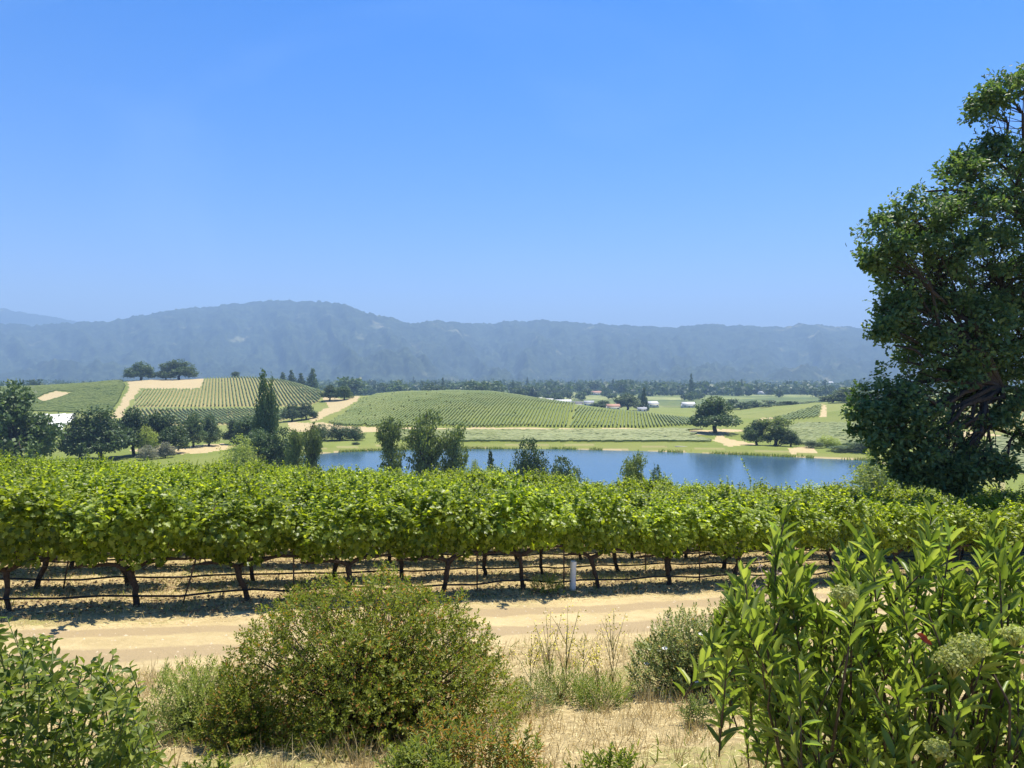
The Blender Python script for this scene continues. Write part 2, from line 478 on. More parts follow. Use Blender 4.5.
# polar grid
th_d = np.concatenate([np.arange(-180, -60, 6.0), np.arange(-60, -40, 1.0), np.arange(-40, 40, .1), np.arange(40, 60, 1.0), np.arange(60, 180, 6.0)])
rr_l = [0.6]
while rr_l[-1] < 3450: rr_l.append(rr_l[-1] * (1.011 if rr_l[-1] > 3 else 1.03))
rr_l += list(np.arange(rr_l[-1]+18, 7900, 22.0)); rr_l += list(np.arange(7950, 12600, 110.0))
rr_a = np.array(rr_l); th_a = np.radians(th_d)
nr, nt_ = len(rr_a), len(th_a)
GX = rr_a[:, None] * np.sin(th_a)[None]; GY = rr_a[:, None] * np.cos(th_a)[None]
GZ = terrain(GX, GY)
GR = np.hypot(GX, GY)
with np.errstate(all='ignore'):
    GPX = np.where(GY > 1, 512 + F*GX/np.maximum(GY, 1), -1e5); GPY = np.where(GY > 1, HY - F*GZ/np.maximum(GY, 1), -1e5)
GS = GX*RN[0] + GY*RN[1]; GT = GX*RD[0] + GY*RD[1]
ZN1 = (fbm(GX*.12, GY*.12, 3, 131) - .5)*7; ZN2 = (fbm(GX*.12, GY*.06, 3, 137) - .5)*2.4
def zone(zs):
    m = np.zeros(GX.shape, bool)
    for poly, y0, y1 in zs:
        m |= in_poly(GPX + ZN1, GPY + ZN2, poly) & (GY > y0) & (GY < y1)
    return m
zd, zb, zw = zone(Z_DIRT), zone(Z_BARE), zone(Z_WHITE)
lake_sd = np.full(GX.shape, 1e3)
_m = (GR > 120) & (GR < 560); lake_sd[_m] = poly_sd(GX[_m], GY[_m], LAKE)
edge = (fbm(GX*.9, GY*.9, 3, 77) - .5)
road_m = (GS + edge*.7 > 10.25) & (GS + edge*.7 < 13.0) & (GR < 60) & (GY > -8)

# vineyards on the hills: outline on the ground, row direction (X per unit Y)
V_BLOCKS = [
    # name words, outline px, depth range, direction, spacing, height, label
    ([(328,424),(345,413.5),(362,399.5),(380,394),(420,391),(470,391),(510,393.5),(545,399),(575,404),(566,427.5),(330,427.5)], 408, 612, (.1, 1), 2.05, 1.5,
     'striped vineyard covering the low dome hill straight behind the lake'),
    ([(577,404.5),(600,408),(640,413),(700,418),(700,425),(640,428),(570,427.5)], 400, 540, (.16, 1), 2.1, 1.4,
     'green vineyard on the gentle right shoulder of the striped dome hill'),
    ([(395,431),(640,431),(706,427),(712,432),(690,436),(712,441),(712,442.5),(400,442)], 336, 402, (1, .12), 1.5, 1.2,
     'flat strip of vines along the far shore of the lake'),
    ([(142,389.5),(200,389.5),(204,379),(240,376),(262,377),(285,380),(305,386.5),(325,393),(318,402),(308,406.5),(132,407)], 562, 800, (-.395, 1), 2.8, 1.6,
     'upper vineyard on the left hill, thin stripes of tan soil'),
    ([(132,409),(306,409),(298,417),(280,421),(240,427),(120,427),(126,416)], 452, 552, (-.58, 1), 2.6, 1.5,
     'lower vineyard on the left hill below the crossing track'),
    ([(-150,388),(0,386),(40,386),(60,385),(122,380.5),(126,386),(118,403),(109,414),(34,411.5),(-150,413)], 556, 830, (1, .25), 2.5, 1.4,
     'smooth bright green vineyard left of the dirt track'),
    ([(775,431),(800,424),(850,424),(880,424),(880,446),(820,446),(786,444),(776,438)], 300, 450, (1, .2), 1.6, 1.3,
     'mottled vineyard above the shore to the right of the willows'),
    ([(778,418),(790,414),(821,404.5),(819,417.5),(785,421)], 470, 600, (.62, 1), 2.6, 1.4,
     'small sloping vineyard patch below the wooded knoll'),
    ([(925,470),(960,452),(1000,438),(1090,425),(1150,470),(980,476)], 215, 345, (1, -.35), 2.5, 1.5,
     'vineyard on the lower slope seen beneath the oak branches'),
    ([(930,414),(960,404),(1000,396.5),(1080,388),(1130,390),(1120,420),(1000,433),(950,428)], 350, 560, (.75, 1), 3.0, 1.4,
     'steep vineyard with tan stripes behind the big oak'),
]
vmask = np.zeros(GX.shape, bool)
for b in V_BLOCKS:
    vmask |= in_poly(GPX, GPY, b[0]) & (GY > b[1]-6) & (GY < b[2]+6)
vmask &= ~(zb | zd)
# cover weights: R dirt, G green grass, B dry straw ; the rest is pasture / field
cov = np.zeros(GX.shape + (4,), np.float32); cov[..., 3] = 1
nearw = smooth(75, 45, GR)
cov[..., 2] = nearw
cov[..., 0] = np.where(road_m, 1, 0)
cov[..., 2] = np.where(road_m, 0, cov[..., 2])
gp = fbm(GX*.55, GY*.55, 3, 91)
cov[..., 1] = np.where(~road_m, nearw * smooth(.56, .70, gp) * .45, 0)
cov[..., 0] = np.maximum(cov[..., 0], zd*1.0); cov[..., 0] = np.maximum(cov[..., 0], zb*.95)
mid = smooth(75, 110, GR) * smooth(1050, 850, GR)
cov[..., 2] = np.maximum(cov[..., 2], mid * np.where(vmask, .8, .05 + .40*smooth(.45, .65, fbm(GX*.02, GY*.02, 3, 5))))
cov[..., 1] = np.maximum(cov[..., 1], mid * np.where(vmask, .42, .62))
for b in (V_BLOCKS[0], V_BLOCKS[1], V_BLOCKS[2], V_BLOCKS[5], V_BLOCKS[6], V_BLOCKS[7]):
    q = in_poly(GPX, GPY, b[0]) & (GY > b[1]-6) & (GY < b[2]+6)
    cov[..., 1] = np.where(q, .75, cov[..., 1]); cov[..., 2] = np.where(q, .4, cov[..., 2])
sh = smooth(14, 3, lake_sd) * (lake_sd > -1) * (GR < 560)
cov[..., 2] = np.where(sh > .2, .7, cov[..., 2]); cov[..., 1] = np.where(sh > .2, .62*(lake_sd > 1.5)*(lake_sd < 9) + .38*(lake_sd >= 9), cov[..., 1])
cov[..., 0] = np.where((lake_sd < 1.3) & (lake_sd > -3), .6, cov[..., 0])
cov[..., 0] = np.where(zd | zb, np.maximum(cov[..., 0], np.where(GY < 390, .62, np.clip(.20 + 1.1*fbm(GX*.07, GY*.07, 4, 411), 0, .95))), cov[..., 0])

_rw = (fbm(GX*.5, GY*.5, 3, 203) - .5)*.5
rut = np.maximum(smooth(.42, .15, np.abs(GS + _rw - 11.05)), smooth(.42, .15, np.abs(GS + _rw - 12.35)))*road_m
cov[..., 3] = rut
def ground_mat(name, mountain=False):
    m, nt, out = new_mat(name)
    tc = N(nt, 'ShaderNodeTexCoord'); g = N(nt, 'ShaderNodeNewGeometry'); pos = g.outputs['Position']
    p = N(nt, 'ShaderNodeBsdfPrincipled'); p.inputs['Roughness'].default_value = .9; p.inputs['Specular IOR Level'].default_value = .15
    if mountain:
        f1 = noise(nt, pos, .05, 6, .7); f2 = noise(nt, pos, .0035, 5, .6); f3 = noise(nt, pos, .0011, 4, .55)
        c = ramp(nt, f1, [(.33, (.013, .026, .014)), (.5, (.038, .058, .028)), (.68, (.10, .12, .05))])
        c = mixrgb(nt, ramp(nt, noise(nt, pos, .0075, 5, .65), [(.40, (.8, .8, .8)), (.60, (0, 0, 0))]), c, (.010, .020, .013))
        gr = ramp(nt, noise(nt, pos, .02, 4), [(.3, (.14, .17, .07)), (.7, (.36, .31, .18))])
        k = ramp(nt, f2, [(.615, (0, 0, 0)), (.68, (.8, .8, .8))])
        k2 = ramp(nt, f3, [(.42, (0, 0, 0)), (.60, (1, 1, 1))])
        kk = mixrgb(nt, 1.0, k, k2, 'MULTIPLY')
        kk = mixrgb(nt, 1.0, kk, (.85, .85, .85), 'MULTIPLY')
        c = mixrgb(nt, kk, c, gr)
        nt.links.new(c, p.inputs['Base Color'])
    else:
        at = N(nt, 'ShaderNodeAttribute'); at.attribute_name = 'cover'
        sp = N(nt, 'ShaderNodeSeparateColor'); nt.links.new(at.outputs['Color'], sp.inputs[0])
        fine = noise(nt, pos, 9.0, 6, .7); mids = noise(nt, pos, 1.1, 5, .6); big = noise(nt, pos, .03, 4, .6)
        straw = ramp(nt, fine, [(.3, (.19, .135, .06)), (.5, (.38, .295, .145)), (.7, (.58, .47, .25))])
        straw = mixrgb(nt, ramp(nt, mids, [(.42, (0, 0, 0)), (.62, (.7, .7, .7))]), straw, (.30, .235, .115))
        dirt = ramp(nt, mids, [(.35, (.38, .295, .15)), (.65, (.50, .395, .21))])
        dirt = mixrgb(nt, ramp(nt, fine, [(.5, (0, 0, 0)), (.75, (.8, .8, .8))]), dirt, (.54, .43, .24))
        grit = noise(nt, pos, 55.0, 3, .8)
        dirt = mixrgb(nt, ramp(nt, grit, [(.52, (0, 0, 0)), (.72, (.75, .75, .75))]), dirt, (.24, .18, .10))
        grass = ramp(nt, fine, [(.3, (.07, .105, .012)), (.5, (.15, .185, .026)), (.7, (.25, .265, .06))])
        vor = N(nt, 'ShaderNodeTexVoronoi'); vor.inputs['Scale'].default_value = .0042; nt.links.new(pos, vor.inputs['Vector'])
        sepv = N(nt, 'ShaderNodeSeparateColor'); nt.links.new(vor.outputs['Color'], sepv.inputs[0])
        field = ramp(nt, sepv.outputs[0], [(0, (.07, .10, .03)), (.3, (.15, .18, .05)), (.55, (.24, .27, .08)), (.8, (.30, .31, .12)), (1, (.38, .33, .17))])
        field = mixrgb(nt, ramp(nt, noise(nt, pos, .06, 5, .65), [(.45, (0, 0, 0)), (.62, (.7, .7, .7))]), field, (.07, .105, .035))
        def jig(sock, amt=.5):
            a = N(nt, 'ShaderNodeMath', operation='ADD'); nt.links.new(sock, a.inputs[0])
            s2 = N(nt, 'ShaderNodeMath', operation='MULTIPLY_ADD'); nt.links.new(fine, s2.inputs[0]); s2.inputs[1].default_value = amt; s2.inputs[2].default_value = -amt/2
            nt.links.new(s2.outputs[0], a.inputs[1])
            mr = N(nt, 'ShaderNodeMapRange', interpolation_type='SMOOTHSTEP'); mr.inputs['From Min'].default_value = .2; mr.inputs['From Max'].default_value = .8
            nt.links.new(a.outputs[0], mr.inputs['Value']); return mr.outputs[0]
        c = mixrgb(nt, sp.outputs[2], field, straw)
        c = mixrgb(nt, jig(sp.outputs[1], .9), c, grass)
        dirt = mixrgb(nt, jig(at.outputs['Alpha'], 1.3), dirt, (.33, .25, .14))
        c = mixrgb(nt, jig(sp.outputs[0], .5), c, dirt)
        nt.links.new(c, p.inputs['Base Color'])
        b = N(nt, 'ShaderNodeBump'); b.inputs['Strength'].default_value = .7; b.inputs['Distance'].default_value = .05
        nt.links.new(fine, b.inputs['Height']); nt.links.new(b.outputs[0], p.inputs['Normal'])
    nt.links.new(p.outputs[0], out.inputs['Surface'])
    return m
M_GROUND = ground_mat('ground_mix'); M_MOUNT = ground_mat('mountain_forest', True)
M_GRAVEL = plain_mat('pale_gravel', (.74, .72, .66), .9, .08, .3)

# faces of the sheet, split into the kinds of ground
ii, jj = np.meshgrid(np.arange(nr-1), np.arange(nt_), indexing='ij')
j2 = (jj+1) % nt_
quads = np.stack([ii*nt_+jj, ii*nt_+j2, (ii+1)*nt_+j2, (ii+1)*nt_+jj], -1).reshape(-1, 4)[:, ::-1]
def fz(mask):
    m = mask.astype(np.float32).ravel(); return m[quads].mean(1) >= .5
fid = np.zeros(len(quads), int)
fid[fz(GR > 3455)] = 1
fid[fz(road_m)] = 2
fid[fz(zd) | fz(zb)] = 3
fid[fz(zw)] = 4
VV = np.stack([GX, GY, GZ], -1).reshape(-1, 3)
CV = cov.reshape(-1, 4)
# close the hole under the camera
for k, (nm, mt) in enumerate([('ground', M_GROUND), ('mountains', M_MOUNT), ('dirt_road', M_GROUND), ('dirt_path', M_GROUND), ('gravel_yard', M_GRAVEL)]):
    q = quads[fid == k]
    if k == 0:
        used, inv = np.unique(q, return_inverse=True)
        L = inv.ravel(); S = np.arange(len(q))*4
        V = VV[used]
        hole = np.searchsorted(used, np.arange(nt_))
        L = np.concatenate([L, hole]); S = np.append(S, len(q)*4)
    else:
        used, inv = np.unique(q, return_inverse=True); L = inv.ravel(); S = np.arange(len(q))*4; V = VV[used]
    me = raw_mesh(nm, V, L, S, mt, True)
    at = me.attributes.new('cover', 'FLOAT_COLOR', 'POINT'); at.data.foreach_set('color', CV[used].ravel())
    tag(link(nm, me), kind='structure')

# ------------------------------------------------------------------ lake
m, nt, out = new_mat('lake_water')
g = N(nt, 'ShaderNodeNewGeometry')
p = N(nt, 'ShaderNodeBsdfPrincipled'); p.inputs['Base Color'].default_value = (.045, .10, .16, 1)
p.inputs['Roughness'].default_value = .09; p.inputs['IOR'].default_value = 1.33
mp = N(nt, 'ShaderNodeMapping'); mp.inputs['Scale'].default_value = (.35, 1.0, 1); nt.links.new(g.outputs['Position'], mp.inputs['Vector'])
f = noise(nt, mp.outputs[0], 1.3, 5, .6)
b = N(nt, 'ShaderNodeBump'); b.inputs['Strength'].default_value = .22; b.inputs['Distance'].default_value = .16
nt.links.new(f, b.inputs['Height']); nt.links.new(b.outputs[0], p.inputs['Normal']); nt.links.new(p.outputs[0], out.inputs['Surface'])
M_WATER = m
mb = MB()
c0 = LAKE.mean(0); big = c0 + (LAKE - c0) * 1.015
mb.add(np.column_stack([big, np.full(len(big), LAKE_Z)]), [tuple(range(len(big)))[::-1]])
lake_me = mb.mesh('lake', M_WATER)
lake = tag(link('lake', lake_me), kind='structure')

# ------------------------------------------------------------------ haze
HZ_DENS = 1.7e-4
m, nt, out = new_mat('haze_air')
pv = N(nt, 'ShaderNodeVolumePrincipled'); pv.inputs['Color'].default_value = (.44, .68, 1.0, 1); pv.inputs['Density'].default_value = HZ_DENS
pv.inputs['Anisotropy'].default_value = 0.0
nt.links.new(pv.outputs[0], out.inputs['Volume'])
zlo, zhi = float(GZ.min()) - 1.0, float(GZ.max()) + 20
mb = MB(); mb.box((0, 0, (zlo+zhi)/2), (25600, 25600, zhi-zlo))
hz = tag(link('haze', mb.mesh('haze', m)), kind='stuff')

# ------------------------------------------------------------------ hill vineyards
m, nt, out = new_mat('vine_row_leaf')
g = N(nt, 'ShaderNodeNewGeometry')
f = noise(nt, g.outputs['Position'], .55, 6, .8)
c = ramp(nt, f, [(.3, (.05, .08, .005)), (.5, (.12, .16, .012)), (.7, (.20, .23, .028))])
f2 = noise(nt, g.outputs['Position'], .035, 3, .6)
c = mixrgb(nt, ramp(nt, f2, [(.4, (0, 0, 0)), (.65, (.5, .5, .5))]), c, (.20, .22, .035))
p = N(nt, 'ShaderNodeBsdfPrincipled'); p.inputs['Roughness'].default_value = .6; nt.links.new(c, p.inputs['Base Color'])
nt.links.new(p.outputs[0], out.inputs['Surface'])
M_HILLV = m
for bi, (poly, y0, y1, dr, sp, hgt, lab) in enumerate(V_BLOCKS):
    rng = np.random.default_rng(100 + bi)
    d = unit(np.array(dr, float)); n = np.array((-d[1], d[0]))
    xs = [(px-512)/F*Y for px, py in poly for Y in (y0, y1)]; ys = [y0, y1]
    cs = np.array([(x, y) for x in (min(xs), max(xs)) for y in ys])
    a0, a1 = (cs @ d).min(), (cs @ d).max(); b0, b1 = (cs @ n).min(), (cs @ n).max()
    step = 1.5
    A = np.arange(a0, a1, step); B = np.arange(b0, b1, sp)
    AA, BB = np.meshgrid(A, B)
    PX = AA*d[0] + BB*n[0]; PY = AA*d[1] + BB*n[1]
    ok = (PY > y0) & (PY < y1)
    Z = np.zeros_like(PX); Z[ok] = terrain(PX[ok], PY[ok])
    pxx = 512 + F*PX/np.maximum(PY, 1); pyy = HY - F*Z/np.maximum(PY, 1)
    ok &= in_poly(pxx, pyy, poly)
    for zp, q0, q1 in Z_BARE + Z_DIRT: ok &= ~(in_poly(pxx, pyy, zp) & (PY > q0) & (PY < q1))
    ok &= rng.random(ok.shape) > .012
    prof = np.array([(-.42, .35), (-.40, 1.0), (-.18, 1.0), (.18, 1.0), (.40, 1.0), (.42, .35)])
    hz_ = np.array([.3, .68, 1.0, 1.0, .68, .3])
    k = len(prof)
    jw = rng.uniform(.7, 1.25, PX.shape); jh = rng.uniform(.80, 1.12, PX.shape)
    off = rng.normal(0, .1, PX.shape)
    VXX = PX[..., None] + n[0]*(prof[:, 0][None, None]*jw[..., None] + off[..., None]); VYY = PY[..., None] + n[1]*(prof[:, 0][None, None]*jw[..., None] + off[..., None])
    VZZ = Z[..., None] + hgt*hz_[None, None]*jh[..., None]*rng.uniform(.93, 1.07, VXX.shape)
    V = np.stack([VXX, VYY, VZZ], -1).reshape(-1, 3)
    r_, c_ = np.nonzero(ok[:, :-1] & ok[:, 1:])
    base0 = (r_*len(A) + c_)*k; base1 = base0 + k
    Q = np.concatenate([np.stack([base0+i, base0+i+1, base1+i+1, base1+i], -1) for i in range(k-1)])
    used, inv = np.unique(Q, return_inverse=True)
    me = raw_mesh('vineyard_rows', V[used], inv.ravel(), np.arange(len(Q))*4, M_HILLV)
    tag(link('vineyard_rows', me), lab, 'vineyard', 'vineyard blocks on the hills', 'stuff')

# ------------------------------------------------------------------ trees
def limb(mb, a, b, r0, r1, rng, wig=.08, seg=5, n=6):
    a = np.array(a, float); b = np.array(b, float)
    L = np.linalg.norm(b-a); t = np.linspace(0, 1, seg+1)[:, None]
    pts = a + (b-a)*t; j = rng.normal(0, wig*L, (seg+1, 3))*np.sin(t*math.pi)
    pts = pts + j; pts[:, 2] += (np.sin(t*math.pi)*L*.05)[:, 0]
    mb.tube(pts, np.linspace(r0, r1, seg+1), n)
    return pts

def crown_leaves(lobes, n_cl, n_leaf, cl_r, leaf, tmpl, mat, rng, up=.5, squash=.8, name='crown', inner=.55):
    """leaf clumps spread through a set of ellipsoid lobes"""
    vol = np.array([l[3]*l[4]*l[5] for l in lobes])**.67; vol /= vol.sum()
    which = rng.choice(len(lobes), n_cl, p=vol)
    Lb = np.array(lobes)[which]
    d = rand_dir(n_cl, rng); rad = rng.uniform(inner, 1.0, n_cl)**.6
    cc = Lb[:, :3] + d*Lb[:, 3:]*rad[:, None]
    out_d = unit(d / Lb[:, 3:])
    size = cl_r*rng.uniform(.6, 1.3, n_cl)
    idx = np.repeat(np.arange(n_cl), n_leaf)
    off = rng.normal(0, .5, (len(idx), 3))*size[idx][:, None]; off[:, 2] *= squash
    pos = cc[idx] + off
    nrm = unit(out_d[idx]*.7 + np.array([0, 0, up]) + rng.normal(0, .65, (len(idx), 3)))
    ax = unit(rng.normal(0, 1, (len(idx), 3)) + out_d[idx]*.5)
    ln = leaf*rng.uniform(.6, 1.35, len(idx))
    return leaf_mesh(name, pos, ax, nrm, ln, ln*rng.uniform(.55, .85, len(idx)), tmpl, mat), cc

PROTO = {}; EXT = {}
def proto(kind, var):
    """a tree 10 m tall and 10 m wide at its base point; (trunk mesh, crown mesh)"""
    key = (kind, var)
    if key in PROTO: return PROTO[key]
    rng = np.random.default_rng(hash(kind) % 1 + sum(map(ord, kind))*31 + var*7)
    mb = MB(); lobes = []
    mat = {'oak': M_TREED, 'oak_far': M_TREED, 'bushy': M_TREEM, 'poplar': M_TREEM, 'eucalyptus': M_TREEG, 'willow': M_TREEL, 'shrub': M_TREED, 'mid_shrub': M_TREEM,
           'pale_shrub': M_PALE, 'conifer': M_TREED, 'far': M_TREED, 'far_mid': M_TREEM}[kind]
    if kind in ('oak', 'bushy'):
        for i in range(11):
            a = rng.uniform(0, 6.28); q = rng.uniform(0, 1)**.6*3.1
            lobes.append((math.cos(a)*q, math.sin(a)*q, rng.uniform(4.2, 7.6) - q*.35, rng.uniform(1.3, 2.1), rng.uniform(1.3, 2.1), rng.uniform(1.1, 1.7)))
        lobes.append((0, 0, 7.9, 1.9, 1.9, 1.6))
        for i in range(7):
            a = i*.9 + rng.uniform(0, .5); lobes.append((math.cos(a)*3.1, math.sin(a)*3.1, rng.uniform(2.2, 3.6), 1.6, 1.6, 1.2))
        pts = limb(mb, (0, 0, -.5), (.1, 0, 3.4), .42, .3, rng, .03)
        for l in lobes: limb(mb, pts[-1 - rng.integers(0, 2)], l[:3], .2, .05, rng, .07, 5, 5)
        cr, _ = crown_leaves(lobes, 680, 15, .62, .42, T_QUAD, mat, rng)
    elif kind == 'poplar':
        for i in range(12):
            z = 1.4 + i*.72; w = 3.4*math.sin(min(1, (z)/4.5)*1.4)*(1 if z < 5 else max(.28, 1-(z-5)/5.4))
            lobes.append((rng.normal(0, .5), rng.normal(0, .5), z, w*.9, w*.9, 1.0))
        limb(mb, (0, 0, -.5), (0, 0, 9.3), .5, .06, rng, .01, 8)
        for l in lobes[::2]: limb(mb, (0, 0, l[2]-.8), (l[0]+rng.normal(0, 1), l[1]+rng.normal(0, 1), l[2]), .12, .04, rng, .04, 3, 4)
        cr, _ = crown_leaves(lobes, 360, 15, .55, .36, T_QUAD, mat, rng, .3, 1.5)
    elif kind == 'eucalyptus':
        for i in range(20):
            z = rng.uniform(2.4, 9.0); w = 3.3*max(.22, 1 - abs((z-5.6)/4.3)**2.2)**.5
            a = rng.uniform(0, 6.28); q = rng.uniform(0, 1)**.5*.8*w
            lobes.append((math.cos(a)*q, math.sin(a)*q, z, 1.45, 1.45, 1.05))
        pts = limb(mb, (0, 0, -.5), (.2, 0, 8.8), .32, .05, rng, .02, 9)
        for l in lobes: limb(mb, pts[int(np.clip(l[2]-2.2, 0, 7))], l[:3], .11, .03, rng, .05, 4, 5)
        cr, _ = crown_leaves(lobes, 460, 16, .55, .34, T_QUAD, mat, rng, .3, 1.0, inner=.3)
    elif kind in ('shrub', 'willow', 'pale_shrub', 'mid_shrub'):
        for i in range(12):
            a = rng.uniform(0, 6.28); q = rng.uniform(0, 1)**.6*3.4
            lobes.append((math.cos(a)*q, math.sin(a)*q, max(1.6, rng.uniform(3.0, 7.6)-q*.5), rng.uniform(1.5, 2.2), rng.uniform(1.5, 2.2), rng.uniform(1.5, 2.4)))
        lobes.append((0, 0, 6.8, 2.2, 2.2, 2.4)); lobes.append((0, 0, 3, 3.4, 3.4, 3))
        pts = limb(mb, (0, 0, -.4), (.1, .1, 2.5), .3, .2, rng, .03)
        for l in lobes: limb(mb, pts[1 + rng.integers(0, 4)], l[:3], .14, .04, rng, .06, 4, 5)
        cr, _ = crown_leaves(lobes, 480, 15, .6, .36 if kind != 'willow' else .3, T_QUAD, mat, rng, .5, 1.0)
    elif kind == 'conifer':
        for i in range(13):
            z = 1.0 + i*.68; w = 4.2*(1 - z/10.3) + .25
            lobes.append((rng.normal(0, .12), rng.normal(0, .12), z, w, w, .6))
        limb(mb, (0, 0, -.5), (0, 0, 9.6), .4, .05, rng, .01, 6)
        cr, _ = crown_leaves(lobes, 260, 10, .5, .6, T_QUAD, mat, rng, .3, .6, inner=.5)
    else:
        for i in range(7):
            a = rng.uniform(0, 6.28); q = rng.uniform(0, 1)**.6*3.0
            lobes.append((math.cos(a)*q, math.sin(a)*q, rng.uniform(3.0, 7.4)-q*.3, rng.uniform(1.5, 2.4), rng.uniform(1.5, 2.4), rng.uniform(1.3, 2.2)))
        lobes.append((0, 0, 6.5, 2.2, 2.2, 2.2)); lobes.append((0, 0, 3.6, 3.2, 3.2, 2.4))
        limb(mb, (0, 0, -.5), (0, 0, 4), .35, .2, rng, .02)
        cr, _ = crown_leaves(lobes, 110, 8, .9, 1.0, T_QUAD, mat, rng)
    v = np.empty(len(cr.vertices)*3, np.float32); cr.vertices.foreach_get('co', v); v = v.reshape(-1, 3)
    lo, hi = np.percentile(v, 1.2, axis=0), np.percentile(v, 98.8, axis=0)
    EXT[cr.name] = (float(max(hi[0]-lo[0], hi[1]-lo[1])), float(hi[2]))
    PROTO[key] = (mb.mesh('trunk', M_BARK, True), cr)
    return PROTO[key]

def plant_tree(name, kind, var, px, Y, top, width_px, label, cat='tree', group=None, parts=True, base=None, rz=None):
    X = (px-512)/F*Y
    z = gz(X, Y) if base is None else base
    H = max(1.0, (HY-top)/F*Y - z); W = width_px/F*Y
    tr, cr = proto(kind, var); ew, eh = EXT[cr.name]
    if parts:
        r = empty(name, (X, Y, z), RNG.uniform(0, 6.28) if rz is None else rz)
        r.scale = (W/ew, W/ew, H/eh)
        link('trunk', tr, r); link('crown', cr, r)
    else:
        r = link(name, cr, None, (X, Y, z)); r.scale = (W/ew, W/ew, H/eh); r.rotation_euler = (0, 0, RNG.uniform(0, 6.28))
    tag(r, label, cat, group)
    return r

